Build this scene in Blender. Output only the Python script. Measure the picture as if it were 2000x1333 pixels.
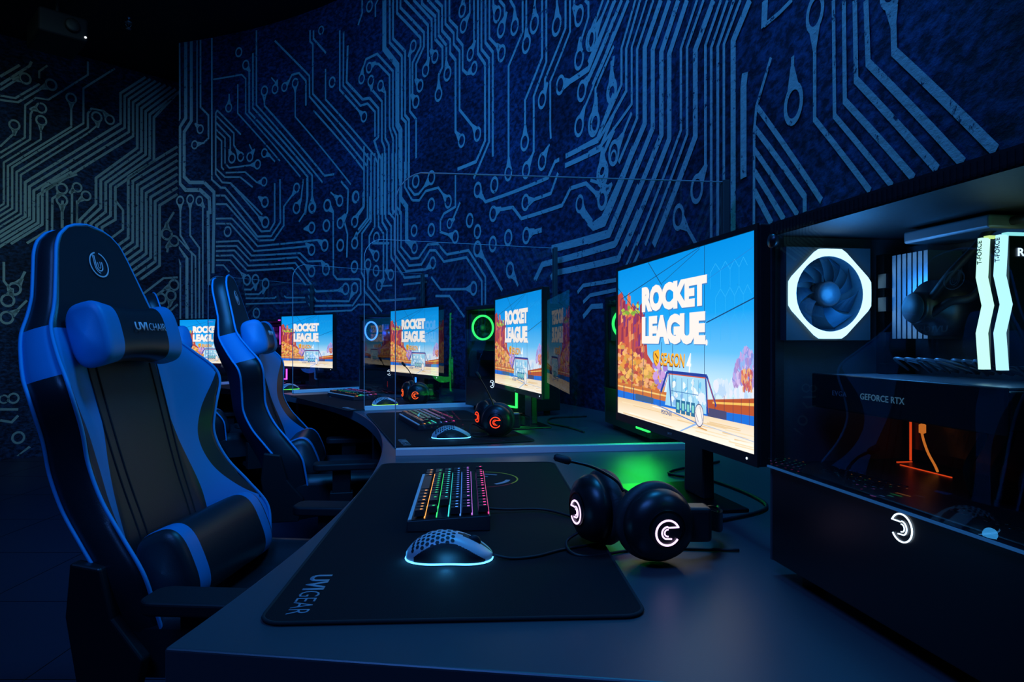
import bpy, bmesh, math, random
from mathutils import Vector, Matrix, noise
C = bpy.context.scene.collection
S = bpy.context.scene
for o in list(bpy.data.objects):
    bpy.data.objects.remove(o)
R = math.radians
EYE = 1.057        # camera height above the floor
DESK = 0.75        # desk top height
CX, CY = -4.24, 1.2   # centre of the round wall and the curved desk
RWALL, RDESK = 4.96, 3.93
CEIL = EYE + 2.715

# ---------------------------------------------------------------- camera, world, lights, exposure
cd = bpy.data.cameras.new('camera'); cam = bpy.data.objects.new('camera', cd); C.objects.link(cam)
cam.location = (0, 0, EYE); cam.rotation_euler = (R(90), 0, 0)
cd.sensor_width = 36; cd.lens = 36 * 1291 / 2000; cd.clip_start = 0.02
S.camera = cam
w = bpy.data.worlds.new('world'); S.world = w; w.use_nodes = True
w.node_tree.nodes['Background'].inputs[0].default_value = (0.02, 0.06, 0.25, 1)
w.node_tree.nodes['Background'].inputs[1].default_value = 0.06
S.view_settings.view_transform = 'Standard'; S.view_settings.look = 'None'
S.view_settings.gamma = 1; S.view_settings.exposure = 0; S.view_settings.use_curve_mapping = False

def area(name, loc, target, size, power, color, sy=None, spread=180):
    l = bpy.data.lights.new(name, 'AREA'); l.shape = 'RECTANGLE' if sy else 'SQUARE'
    l.size = size; l.energy = power; l.color = color
    if sy: l.size_y = sy
    l.spread = R(spread)
    o = bpy.data.objects.new(name, l); C.objects.link(o); o.location = loc
    o.rotation_euler = (Vector(target) - Vector(loc)).to_track_quat('-Z', 'Y').to_euler()
    return o
def point(name, loc, power, color, rad=0.03, parent=None):
    l = bpy.data.lights.new(name, 'POINT'); l.energy = power; l.color = color; l.shadow_soft_size = rad
    o = bpy.data.objects.new(name, l); C.objects.link(o); o.location = loc
    if parent: o.parent = parent
    return o
# blue ceiling floods of the room, washing the round wall and the chairs
area('blue_flood', (-1.2, 1.0, CEIL - .15), (-.95, 5.0, 1.5), 1.2, 44, (.025, .30, 1), None, 78)
area('blue_flood', (-.9, -.4, CEIL - .15), (.9, 3.2, 1.7), 1.2, 44, (.06, .24, 1), None, 110)
area('blue_flood', (.3, 1.5, 3.3), (-1.0, 1.7, .8), .6, 32, (.02, .36, 1))
# neutral dim corridor lamp on the left wall
area('corridor_lamp', (-2.6, 3.2, CEIL - .2), (-4.3, 6.0, 1.6), .8, 5.5, (.45, .85, .85), None, 70)

# ---------------------------------------------------------------- materials
def mat(name, color, rough=.5, metal=0, spec=.5, emis=None, es=0, bump=0, bscale=200, coat=0):
    m = bpy.data.materials.new(name); m.use_nodes = True
    nt = m.node_tree; b = nt.nodes['Principled BSDF']
    b.inputs['Base Color'].default_value = (*color, 1); b.inputs['Roughness'].default_value = rough
    b.inputs['Metallic'].default_value = metal; b.inputs['Specular IOR Level'].default_value = spec
    b.inputs['Coat Weight'].default_value = coat
    if emis:
        b.inputs['Emission Color'].default_value = (*emis, 1); b.inputs['Emission Strength'].default_value = es
    tc = nt.nodes.new('ShaderNodeTexCoord'); n = nt.nodes.new('ShaderNodeTexNoise')
    n.inputs['Scale'].default_value = bscale; n.inputs['Detail'].default_value = 3
    nt.links.new(tc.outputs['Object'], n.inputs['Vector'])
    if bump:
        bp = nt.nodes.new('ShaderNodeBump'); bp.inputs['Strength'].default_value = bump; bp.inputs['Distance'].default_value = .002
        nt.links.new(n.outputs['Fac'], bp.inputs['Height']); nt.links.new(bp.outputs[0], b.inputs['Normal'])
    else:   # slight unevenness of the gloss
        mr = nt.nodes.new('ShaderNodeMapRange'); mr.inputs['To Min'].default_value = max(0, rough - .04); mr.inputs['To Max'].default_value = min(1, rough + .04)
        nt.links.new(n.outputs['Fac'], mr.inputs['Value']); nt.links.new(mr.outputs[0], b.inputs['Roughness'])
    return m
def emit(name, color, s):
    m = mat(name, (0.02, 0.02, 0.02), .4, emis=color, es=s); return m
def clear(name, tint, ior=1.45, rough=0.0):
    m = bpy.data.materials.new(name); m.use_nodes = True; nt = m.node_tree; nt.nodes.clear()
    out = nt.nodes.new('ShaderNodeOutputMaterial'); mix = nt.nodes.new('ShaderNodeMixShader')
    t = nt.nodes.new('ShaderNodeBsdfTransparent'); t.inputs[0].default_value = (*tint, 1)
    g = nt.nodes.new('ShaderNodeBsdfGlossy'); g.inputs['Roughness'].default_value = rough
    f = nt.nodes.new('ShaderNodeFresnel'); f.inputs[0].default_value = ior
    geo = nt.nodes.new('ShaderNodeNewGeometry'); inv = nt.nodes.new('ShaderNodeMath'); inv.operation = 'SUBTRACT'; inv.inputs[0].default_value = 1; nt.links.new(geo.outputs['Backfacing'], inv.inputs[1])
    mu = nt.nodes.new('ShaderNodeMath'); mu.operation = 'MULTIPLY'; nt.links.new(f.outputs[0], mu.inputs[0]); nt.links.new(inv.outputs[0], mu.inputs[1])   # the thin sheet reflects at its front face
    nt.links.new(mu.outputs[0], mix.inputs[0]); nt.links.new(t.outputs[0], mix.inputs[1]); nt.links.new(g.outputs[0], mix.inputs[2])
    nt.links.new(mix.outputs[0], out.inputs[0]); return m
M = dict(
    black=mat('black_plastic', (.012, .012, .014), .35), matte=mat('matte_black', (.008, .008, .01), .6),
    leather=mat('black_leather', (.010, .020, .025), .38, bump=.15, bscale=500), blue=mat('blue_leather', (.002, .27, .60), .48, bump=.1, bscale=500),
    piping=mat('blue_piping', (.01, .36, .72), .5), shell=mat('chair_back_cover', (.012, .016, .06), .5, bump=.1, bscale=400),
    white=mat('white_thread', (.7, .72, .75), .6, emis=(.6, .65, .7), es=.0), seam=mat('seam', (.006, .008, .01), .7),
    metal=mat('dark_metal', (.05, .055, .06), .3, 1), steel=mat('brushed_steel', (.4, .42, .45), .32, 1),
    desk=mat('desk_laminate', (.062, .066, .074), .38, spec=.7, bump=.05, bscale=900),
    deskside=mat('desk_dark_board', (.012, .012, .016), .5), edge=mat('desk_edge_band', (.10, .10, .13), .3),
    pad=mat('pad_cloth', (.006, .006, .008), .85, spec=.2, bump=.3, bscale=1500), padedge=mat('pad_stitching', (.012, .012, .014), .9),
    print=mat('grey_print', (.30, .32, .36), .7), printr=mat('red_print', (.5, .02, .03), .7), printy=mat('yellow_print', (.55, .42, .02), .7),
    shellw=mat('white_mouse_shell', (.62, .66, .68), .35), hole=mat('mouse_inside', (.01, .012, .015), .6),
    keycap=mat('keycap', (.014, .014, .017), .35), kbcase=mat('keyboard_case', (.02, .022, .03), .4), kbplate=mat('keyboard_plate', (.25, .27, .3), .4, .6),
    cloth=mat('headset_cushion', (.02, .02, .023), .55, bump=.2, bscale=400),
    panel=mat('inner_case_panel', (.05, .06, .07), .6), acrylic=clear('clear_acrylic', (.985, .99, .99), 1.9), acedge=mat('acrylic_edge', (.35, .40, .42), .25, spec=.8),
    rail=mat('pale_aluminium', (.8, .78, .74), .4, .1), bracket=mat('wall_bracket_metal', (.06, .08, .08), .4, .5), caseglass=clear('tinted_case_glass', (.80, .82, .86), 1.5),
    pcb=mat('circuit_board', (.022, .035, .045), .4, bump=.4, bscale=120), fin=mat('heatsink_grey', (.28, .31, .35), .35, .7),
    smoke=mat('smoked_fan_blade', (.05, .16, .25), .35),
    ceiling=mat('black_ceiling', (.004, .004, .008), .8), floor=mat('dark_floor_tile', (.03, .035, .07), .38, bump=.05, bscale=60),
    orange=emit('orange_led', (1, .07, .01), 1.0), amber=emit('amber_led', (1, .25, .03), .8),
    orange_logo=emit('orange_logo_led', (1, .10, .01), 2.2), ledwhite=emit('white_led', (.62, .8, 1), 2.2), ledpink=emit('pink_white_led', (.85, .6, 1), 1.6), ledred=emit('red_led', (1, .045, .008), 2.2),
    ring_cyan=emit('cyan_white_ring_led', (.42, .78, 1), 3.0), ring_green=emit('green_ring_led', (.04, 1, .16), 2.0),
    ring_blue=emit('blue_ring_led', (.05, .25, 1), 3.0), ring_purple=emit('purple_ring_led', (.6, .1, 1), 2.4),
    led_green=emit('green_strip_led', (.03, 1, .12), 1.8), led_blue=emit('blue_strip_led', (.02, .2, 1), 2.4), led_purple=emit('purple_strip_led', (.7, .08, .9), 2.0), trim_reflection=emit('blue_trim_reflection', (.02, .15, .5), .35),
    rowcol=[emit('amber_backlight', (1, .38, .08), 1.6), emit('green_backlight', (.05, 1, .25), 1.0), emit('teal_backlight', (.05, .8, .8), 1.1), emit('blue_backlight', (.08, .3, 1), 1.5), emit('violet_backlight', (.6, .2, 1), 1.5), emit('rose_backlight', (1, .05, .35), 1.6)],
    under_blue=emit('mouse_blue_glow', (.08, .42, 1), 4.0), under_green=emit('mouse_green_glow', (.1, 1, .1), 2.5), under_mix=emit('mouse_lime_glow', (.35, .9, .05), 2.5),
)
def nodes_wall(name, base, dark, patch, chip=False, chipcol=None, chipscale=14, thr=.36):
    m = bpy.data.materials.new(name); m.use_nodes = True; nt = m.node_tree; b = nt.nodes['Principled BSDF']
    b.inputs['Roughness'].default_value = .75; b.inputs['Specular IOR Level'].default_value = .25
    tc = nt.nodes.new('ShaderNodeTexCoord')
    n1 = nt.nodes.new('ShaderNodeTexNoise'); n1.inputs['Scale'].default_value = 26; n1.inputs['Detail'].default_value = 6; n1.inputs['Roughness'].default_value = .65
    n2 = nt.nodes.new('ShaderNodeTexNoise'); n2.inputs['Scale'].default_value = 1.7; n2.inputs['Detail'].default_value = 4
    mp = nt.nodes.new('ShaderNodeMapping'); mp.inputs['Scale'].default_value = (1, 1, 1.8); mp.inputs['Rotation'].default_value = (.3, .4, 0)
    nt.links.new(tc.outputs['Object'], mp.inputs[0]); nt.links.new(mp.outputs[0], n1.inputs['Vector']); nt.links.new(tc.outputs['Object'], n2.inputs['Vector'])
    r1 = nt.nodes.new('ShaderNodeValToRGB'); r1.color_ramp.elements[0].position = .42; r1.color_ramp.elements[0].color = (*dark, 1)
    r1.color_ramp.elements[1].position = .66; r1.color_ramp.elements[1].color = (*base, 1)
    nt.links.new(n1.outputs['Fac'], r1.inputs[0])
    mx = nt.nodes.new('ShaderNodeMix'); mx.data_type = 'RGBA'; mx.blend_type = 'MULTIPLY'; mx.inputs[0].default_value = 1
    r2 = nt.nodes.new('ShaderNodeValToRGB'); r2.color_ramp.elements[0].position = .35; r2.color_ramp.elements[0].color = (patch, patch, patch, 1); r2.color_ramp.elements[1].position = .6
    nt.links.new(n2.outputs['Fac'], r2.inputs[0]); nt.links.new(r1.outputs[0], mx.inputs[6]); nt.links.new(r2.outputs[0], mx.inputs[7])
    col = mx.outputs[2]
    if chip:    # worn print: small flakes show the wall colour
        n3 = nt.nodes.new('ShaderNodeTexNoise'); n3.inputs['Scale'].default_value = chipscale; n3.inputs['Detail'].default_value = 8; n3.inputs['Roughness'].default_value = .75
        nt.links.new(tc.outputs['Object'], n3.inputs['Vector'])
        r3 = nt.nodes.new('ShaderNodeValToRGB'); r3.color_ramp.interpolation = 'LINEAR'
        r3.color_ramp.elements[0].position = thr; r3.color_ramp.elements[0].color = (0, 0, 0, 1); r3.color_ramp.elements[1].position = thr + .03; r3.color_ramp.elements[1].color = (1, 1, 1, 1)
        nt.links.new(n3.outputs['Fac'], r3.inputs[0])
        m2 = nt.nodes.new('ShaderNodeMix'); m2.data_type = 'RGBA'; m2.inputs[6].default_value = (*dark, 1); m2.inputs[7].default_value = (*chipcol, 1)
        nt.links.new(r3.outputs[0], m2.inputs[0]); col = m2.outputs[2]
    nt.links.new(col, b.inputs['Base Color'])
    bp = nt.nodes.new('ShaderNodeBump'); bp.inputs['Strength'].default_value = .5; bp.inputs['Distance'].default_value = .01
    nt.links.new(n1.outputs['Fac'], bp.inputs['Height']); nt.links.new(bp.outputs[0], b.inputs['Normal'])
    return m
M['wall'] = nodes_wall('blue_stucco_mural', (.022, .065, .17), (.004, .009, .028), .45)
M['trace'] = nodes_wall('mural_circuit_print', (.3, .3, .3), (.02, .035, .07), .8, True, (.33, .40, .38), 30, .385)

# ---------------------------------------------------------------- mesh helpers
def obj(name, bm, mats, parent=None, smooth=False, bevel=0, loc=None, rot=None):
    me = bpy.data.meshes.new(name); bmesh.ops.recalc_face_normals(bm, faces=bm.faces); bm.to_mesh(me); bm.free()
    for m in (mats if isinstance(mats, (list, tuple)) else [mats]): me.materials.append(m)
    if smooth:
        for p in me.polygons: p.use_smooth = True
    o = bpy.data.objects.new(name, me); C.objects.link(o)
    if parent: o.parent = parent
    if loc is not None: o.location = loc
    if rot is not None: o.rotation_euler = rot
    if bevel:
        b = o.modifiers.new('bevel', 'BEVEL'); b.width = bevel; b.segments = 3; b.limit_method = 'ANGLE'
    return o
def BM(): return bmesh.new()
def box(bm, x0, x1, y0, y1, z0, z1, mi=0):
    vs = [bm.verts.new((x, y, z)) for x in (x0, x1) for y in (y0, y1) for z in (z0, z1)]
    for f in ((0, 1, 3, 2), (4, 6, 7, 5), (0, 4, 5, 1), (2, 3, 7, 6), (0, 2, 6, 4), (1, 5, 7, 3)):
        bm.faces.new([vs[i] for i in f]).material_index = mi
def prism(bm, pts, axis, a, b, mi=0):      # pts in the two other axes (in order), extruded along axis
    def P(p, t):
        return {'x': (t, p[0], p[1]), 'y': (p[0], t, p[1]), 'z': (p[0], p[1], t)}[axis]
    A = [bm.verts.new(P(p, a)) for p in pts]; B = [bm.verts.new(P(p, b)) for p in pts]; n = len(pts)
    bm.faces.new(A).material_index = mi; bm.faces.new(B[::-1]).material_index = mi
    for i in range(n): bm.faces.new((A[i], A[(i+1) % n], B[(i+1) % n], B[i])).material_index = mi
def tube(bm, path, r, n=8, closed=False, mi=0):
    P = [Vector(p) for p in path]; rings = []; N = len(P)
    prev = None
    for i in range(N):
        if closed: t = P[(i+1) % N] - P[i-1]
        else: t = P[min(i+1, N-1)] - P[max(i-1, 0)]
        t.normalize()
        if prev is None: u = t.orthogonal().normalized()
        else:
            u = prev - t * prev.dot(t); u.normalize()
        prev = u; v = t.cross(u); rr = r[i] if isinstance(r, (list, tuple)) else r
        rings.append([bm.verts.new(P[i] + (u*math.cos(a*2*math.pi/n) + v*math.sin(a*2*math.pi/n))*rr) for a in range(n)])
    for i in range(N if closed else N-1):
        A, B = rings[i], rings[(i+1) % N]
        for k in range(n): f = bm.faces.new((A[k], A[(k+1) % n], B[(k+1) % n], B[k])); f.material_index = mi; f.smooth = True
    if not closed:
        bm.faces.new(rings[0][::-1]).material_index = mi; bm.faces.new(rings[-1]).material_index = mi
def lathe(bm, prof, n=32, axis='z', c=(0, 0, 0), mi=0, a0=0, a1=2*math.pi):   # prof: (radius, height)
    full = abs(a1-a0-2*math.pi) < 1e-6; cnt = n if full else n+1; rings = []
    for k in range(cnt):
        a = a0+(a1-a0)*k/n; ca, sa = math.cos(a), math.sin(a)
        row = []
        for r, h in prof:
            p = {'z': (r*ca, r*sa, h), 'y': (r*ca, h, r*sa), 'x': (h, r*ca, r*sa)}[axis]
            row.append(bm.verts.new((c[0]+p[0], c[1]+p[1], c[2]+p[2])))
        rings.append(row)
    for k in range(n):
        A, B = rings[k], rings[(k+1) % cnt]
        for j in range(len(prof)-1):
            if prof[j][0] < 1e-7 and prof[j+1][0] < 1e-7: continue
            f = bm.faces.new((A[j], A[j+1], B[j+1], B[j])); f.material_index = mi; f.smooth = True
def weld(bm, d=1e-5): bmesh.ops.remove_doubles(bm, verts=bm.verts, dist=d)
def spline(pts, n):      # Catmull-Rom through points
    P = [Vector(p) for p in pts]; P = [P[0]*2-P[1]] + P + [P[-1]*2-P[-2]]; out = []
    for i in range(1, len(P)-2):
        for k in range(n):
            t = k/n; a, b, c, d = P[i-1:i+3]
            out.append(.5*((2*b)+(c-a)*t+(2*a-5*b+4*c-d)*t*t+(3*b-a-3*c+d)*t**3))
    out.append(P[-2]); return out
def text_bm(s, size, bold=0.0, sx=1.0, depth=0.0, spacing=1.0, shear=0):
    cu = bpy.data.curves.new('t', 'FONT'); cu.body = s; cu.size = size; cu.offset = bold; cu.extrude = depth; cu.space_character = spacing; cu.shear = shear
    cu.align_x = 'CENTER'; cu.align_y = 'CENTER'; cu.resolution_u = 3
    o = bpy.data.objects.new('t', cu); C.objects.link(o); bpy.context.view_layer.update()
    me = bpy.data.meshes.new_from_object(o.evaluated_get(bpy.context.evaluated_depsgraph_get()))
    bm = bmesh.new(); bm.from_mesh(me); bpy.data.objects.remove(o); bpy.data.meshes.remove(me)
    xs = [v.co.x for v in bm.verts]; ys = [v.co.y for v in bm.verts]; mx, my = (min(xs)+max(xs))/2, (min(ys)+max(ys))/2
    for v in bm.verts: v.co.x = (v.co.x-mx)*sx; v.co.y -= my
    return bm
def text_fit(s, wd, ht, bold=0.0, depth=0.0, spacing=1.0, shear=0):
    bm = text_bm(s, 1, bold, 1, 0, spacing, shear)
    xs = [v.co.x for v in bm.verts]; ys = [v.co.y for v in bm.verts]
    kx, ky = wd/(max(xs)-min(xs)), ht/(max(ys)-min(ys))
    for v in bm.verts: v.co.x *= kx; v.co.y *= ky; v.co.z = 0
    if depth:
        g = bmesh.ops.extrude_face_region(bm, geom=bm.faces[:]); 
        for v in [e for e in g['geom'] if isinstance(e, bmesh.types.BMVert)]: v.co.z += depth
    return bm
def frame(o, origin, right, up):     # orient a flat object: local x -> right, y -> up
    r = Vector(right).normalized(); u = Vector(up).normalized(); n = r.cross(u)
    m = Matrix(((r.x, u.x, n.x, origin[0]), (r.y, u.y, n.y, origin[1]), (r.z, u.z, n.z, origin[2]), (0, 0, 0, 1)))
    o.matrix_local = m
def thing(name, label, cat, loc=(0, 0, 0), rotz=0, group=None):
    o = bpy.data.objects.new(name, None); o.empty_display_size = .05; C.objects.link(o); o.location = loc; o.rotation_euler = (0, 0, rotz)
    o['label'] = label; o['category'] = cat
    if group: o['group'] = group
    return o
def tag(o, label, cat, group=None):
    o['label'] = label; o['category'] = cat
    if group: o['group'] = group
    return o
def struct(o): o['kind'] = 'structure'; return o
def arc_pts(cx, cy, r, a0, a1, n): return [(cx+r*math.cos(a0+(a1-a0)*i/n), cy+r*math.sin(a0+(a1-a0)*i/n)) for i in range(n+1)]
def stroke(bm, pts, wd, z=0, h=.001, mi=0, taper=None):    # flat ribbon in xy, thickness h
    n = len(pts); L, Rr = [], []
    for i in range(n):
        a = Vector(pts[max(i-1, 0)]); b = Vector(pts[min(i+1, n-1)]); t = (b-a).normalized(); nn = Vector((-t.y, t.x))
        k = wd/2*(taper[i] if taper else 1); p = Vector(pts[i]); L.append(p+nn*k); Rr.append(p-nn*k)
    for i in range(n-1):
        q = [L[i], L[i+1], Rr[i+1], Rr[i]]
        top = [bm.verts.new((v.x, v.y, z+h)) for v in q]; bot = [bm.verts.new((v.x, v.y, z)) for v in q]
        bm.faces.new(top).material_index = mi; bm.faces.new(bot[::-1]).material_index = mi
        for k in range(4): bm.faces.new((top[k], top[(k+1) % 4], bot[(k+1) % 4], bot[k])).material_index = mi
CURVED_TRACES = (
    'T,16,0,0,6557,2774,6554,2026,6570,2002;T,35,0,0,6491,2767,6491,2021,6557,1945,6557,1429,6493,1369,6334,1359,6235,1278,6225,1135;T,32,0,0,6431,2772,643'
    '1,1990,6508,1897,6508,1489,6448,1435,6289,1424,6182,1330,6182,1132;T,14,0,39,6368,2764,6368,1941,6334,1907;T,18,0,37,6330,2758,6330,2105,6243,2022,624'
    '3,1817,6296,1779,6395,1771;T,18,0,0,6205,2753,6205,1443,6105,1364,6055,1357;T,14,0,0,6190,2337,5871,2336,5824,2292,5824,1990,5190,1365;T,14,0,0,5914,2'
    '257,5915,2002,5429,1528;T,18,40,0,5824,2413,5785,2359,5785,1997,5158,1406,5104,1354,5104,1194,5133,1045;T,18,0,39,5742,2502,5742,2027,5051,1358,5051,1'
    '095;T,16,0,0,5702,2693,5702,2045,4928,1286;T,17,42,0,5610,2153,5610,2026,4904,1336,4788,1333;T,13,39,0,5251,2156,5251,1875,4590,1223;T,16,0,0,6143,206'
    '0,6162,2032,6162,1489,6089,1409,5996,1395,5634,1090;T,15,0,0,6143,2054,5879,1810;T,16,0,40,6154,2006,5959,1831,5959,1727,5882,1616;T,16,0,43,6157,1947'
    ',5999,1799,5999,1658,5981,1614;T,15,0,40,6157,1886,6058,1799,6058,1578,6012,1531,5761,1531,5690,1529;T,16,0,0,6157,1828,6097,1778,6097,1545,6071,1518;'
    'T,14,0,38,6051,1492,5832,1478,5697,1374,5615,1372;T,15,0,0,6159,1538,6058,1453,5887,1438,5745,1337;T,13,40,0,5777,1604,5742,1643,5785,1714;T,15,38,0,5'
    '610,1618,5554,1591,5487,1529;T,14,39,0,6017,2064,6012,2124,6012,2185;V,5903,2537,40;T,13,39,0,5487,2148,5470,2192,5530,2254;T,18,0,37,5125,1945,5125,2'
    '150,5207,2232,5288,2232,5328,2184,5377,2146;T,17,0,0,5490,2561,5084,2182,5081,2011,4598,1532,4391,1331,4391,964;T,16,0,0,5035,1888,4574,1452,4433,1311'
    ',4433,1025,4491,976;T,17,0,0,5076,2556,5076,2465,5043,2434,5043,2026,4557,1568,4350,1366,4350,959;T,18,0,0,5035,2545,5035,2477,4887,2324;T,16,0,0,4892'
    ',2197,4892,1951,4308,1400,4267,1336,4267,949;V,4813,2073,41;T,18,0,39,4722,2464,4722,1993,4482,1767,4433,1719;T,18,0,0,4676,2440,4681,2016,4474,1813,4'
    '391,1811,4300,1727,4300,1540;T,21,0,0,4627,2318,4640,2034,4449,1856,4366,1847,4259,1744,4259,1531,4308,1510,4267,1419,4225,1359,4225,943;T,19,39,0,446'
    '1,2018,4449,2089,4408,2153,4275,2158,4085,1976,4085,1566,4043,1497,4043,920;T,19,39,0,4370,2079,4308,2094,4255,2075,4126,1957,4126,1575,4085,1485,4085'
    ',925;T,19,40,0,4350,1974,4342,1909,4217,1786,4217,1492,4184,1434,4184,938;T,19,39,0,4234,1908,4176,1842,4176,1504,4134,1445,4134,932;T,17,0,0,4308,134'
    '8,4308,954;T,17,0,0,4002,915,4002,1448;V,4945,2523,34;V,4527,1117,41;T,47,0,0,4188,2536,4188,2171,4032,2003,4032,1573,3995,1521,3995,1176;T,22,0,0,412'
    '4,2514,4124,2197,3979,2055,3979,1609,3931,1567,3931,1165;T,22,0,0,4084,2499,4084,2214,3939,2077,3939,1619,3894,1575,3894,1158;T,19,40,0,3843,2085,3883'
    ',2045,3883,1634,3808,1559,3808,1285;T,21,0,43,4036,2482,4036,2385,3755,2113,3755,2052,3851,1969,3851,1731,3811,1682;T,21,0,42,3995,2468,3995,2410,3715'
    ',2137,3715,2039,3808,1946,3808,1833,3763,1782;T,21,0,43,3947,2451,3667,2171,3667,1922,3696,1870;T,21,0,42,3843,2413,3623,2192,3623,1972,3585,1928;T,22'
    ',0,45,3739,2374,3739,2346,3580,2199,3580,2044,3496,1962,3496,1831,3540,1791,3543,1661;T,21,0,46,3675,2350,3540,2216,3540,2058,3450,1959,3450,1835,3438'
    ',1768;T,22,0,41,3580,2313,3501,2237,3501,2075,3406,1980,3406,1891,3343,1826,3343,1363,3273,1285;T,20,0,42,3461,2267,3461,2106,3364,2008,3364,1938,3296'
    ',1867,3296,1490,3133,1335,3090,1282;T,20,0,40,3414,2248,3414,2115,3323,2028,3323,1959,3260,1893,3260,1738,3211,1695,3130,1704;T,19,43,0,3265,2119,3257'
    ',2167,3242,2178;T,18,43,0,3250,2014,3177,2067,3177,2151;T,19,42,0,3172,1807,3129,1854,3129,2131;T,22,0,0,3084,2113,3084,1780,3003,1686,3003,1219,3106,'
    '1115,3320,1112;T,20,0,0,3044,2096,3044,1791,2957,1702,2957,1200,3133,1014;T,21,0,0,2998,2076,2998,1815,2915,1727,2915,1101;T,19,0,46,2953,2057,2953,18'
    '26,2851,1728,2817,1684;T,18,45,0,2866,1932,2907,1997,2912,2039;T,19,47,0,2821,1827,2781,1873,2784,1945,2844,2010;T,19,46,0,2673,1783,2673,1889,2724,19'
    '58;T,20,0,43,2585,1896,2585,1717,2739,1582,2739,1021,2742,967;T,19,0,48,2545,1878,2545,1701,2545,1634;T,20,0,49,2451,1835,2459,1767,2459,1709;T,21,0,4'
    '6,2377,1801,2377,1496,2559,1328,2559,1165,2563,1099;T,20,0,44,2332,1781,2332,1458,2465,1320,2465,1022,2548,940;T,19,0,50,2223,1731,2223,1662,2226,1602'
    ';T,20,0,44,2135,1689,2135,1549,2346,1372,2348,1310,2377,1273;T,18,0,0,2090,1668,2090,1511,2292,1339,2292,1103,2285,1042;T,14,0,44,2299,1018,2334,989,2'
    '377,947;T,16,46,0,2001,1549,2045,1601,2050,1649;T,19,0,48,1942,1598,1910,1564,1910,1502,1995,1406,2001,1344;T,20,0,47,1771,1516,1852,1445,1891,1388;T,'
    '29,45,0,2189,1286,2108,1270,1910,1262,1674,1457;T,17,46,0,1975,1182,1929,1210,1674,1393;T,17,47,0,2001,1024,1955,1086,1802,1217,1674,1330;T,18,44,0,18'
    '46,990,1846,1069,1842,1147,1740,1223,1674,1269;T,25,0,0,2135,914,1827,911,1674,1064;T,24,0,0,2141,869,1802,860,1674,977;T,19,35,0,1691,1076,1691,1151,'
    '1674,1226;T,16,37,0,1777,747,1777,819,1674,919;T,18,0,0,4454,2624,4454,2521,4503,2442;V,4366,2544,41;T,15,0,0,4264,2562,4296,2532,4296,2441;T,18,0,0,4'
    '432,1494,4432,1035,4503,990;T,18,0,0,4390,1432,4390,939,4503,859;T,18,0,0,4347,1425,4347,912,4456,827,4461,525,4427,479,4427,382,4216,220;T,18,0,40,43'
    '04,1417,4304,865,4368,797,4368,701,4287,640;T,18,0,40,4258,1408,4258,859,4199,800,4199,455,4250,416;T,12,0,0,4233,410,4094,407;T,20,0,39,4212,1400,421'
    '2,886,4157,822,4157,515,4111,486;T,18,0,0,4174,1392,4174,912,4106,842,4106,615,3946,454,3670,450;T,18,0,40,4135,1385,4135,949,4067,889,4067,637,3929,5'
    '00,3695,495,3611,532;T,17,0,0,4093,1377,4093,964,4027,914,4027,659,3892,536,3745,533,3645,621,3578,614,3479,529,3216,531,3039,366,3039,211;T,17,0,0,40'
    '51,1369,4051,984,3988,930,3988,681,3871,584,3778,581,3670,663,3553,655,3446,573,3192,573,2999,389,2999,209;T,38,0,40,3993,1256,3993,1032,3921,961,3921'
    ',719,3829,658;T,17,0,42,3943,1287,3943,1105,3854,996,3770,983,3695,1035,3545,1033,3429,920;T,18,0,46,3899,1279,3899,1098,3829,1032,3778,1029,3628,1115'
    ';V,3812,1123,45;V,3628,932,43;V,3832,779,40;V,3628,759,43;V,3179,760,43;V,3090,678,42;V,2916,580,45;V,2743,595,45;V,2898,930,46;V,4283,778,40;V,4287,5'
    '29,40;T,17,41,0,4385,584,4385,412,4250,300,3812,301;T,17,0,41,3344,1079,3344,873,3479,848,3520,807,3520,731,3347,677;T,17,0,32,3290,892,3380,787,3413,'
    '773;T,20,0,45,2199,914,2242,914,2315,848,2999,847,3087,936;T,19,0,43,2211,849,2286,761,2508,763,2554,764;T,20,44,38,2911,760,2848,773,2692,761,2599,68'
    '2,2170,678,2086,745,1934,736,1781,630;T,40,40,0,1995,652,1961,609,1860,523,1761,526,1658,623,1498,783;T,38,0,0,2278,474,1716,469,1462,717;T,31,0,0,245'
    '6,325,2374,404,1665,416,1456,620;T,30,0,0,2286,326,2242,347,1633,349,1456,519;T,14,0,0,1596,280,1453,423;T,16,0,0,1535,280,1453,356;T,21,47,0,3090,571'
    ',3023,511,2809,296;T,18,44,0,2723,407,2676,363,2635,310;T,27,43,0,2546,580,2501,587,2381,587;T,14,0,0,3963,405,3678,407;T,16,42,0,3135,329,3233,331,35'
    '20,346,3628,437;T,16,0,0,3578,305,3413,296,3241,153;T,18,0,0,2016,232,1961,261,1646,261;T,17,0,0,1961,182,1893,211,1646,219;T,23,0,0,1961,113,1880,158'
    ',1774,156;T,16,38,0,1784,768,1784,819,1709,891;V,1677,791,30;T,32,0,0,6247,1169,6243,864,6238,501;T,32,0,0,6181,1164,6188,862,6192,605;T,18,43,0,6552,'
    '1274,6549,1221,6549,960,6425,789,6425,175;T,18,43,0,6443,1280,6443,1215,6443,955,6343,839,6343,175;T,17,42,0,6343,1262,6305,1219,6305,174;T,17,0,0,657'
    '7,925,6386,764,6382,175;T,33,0,0,6577,854,6478,744,6478,164;T,17,0,0,6577,747,6549,699,6549,165;T,18,0,0,6119,1367,6058,1359,5645,945,5547,944,5491,10'
    '12,5491,1346;T,18,0,0,6160,1297,6061,1290,5690,905,5532,898,5426,1007,5429,1373;T,17,0,39,6160,1221,6044,1213,5683,869,5502,862,5385,976,5385,1136,527'
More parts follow.
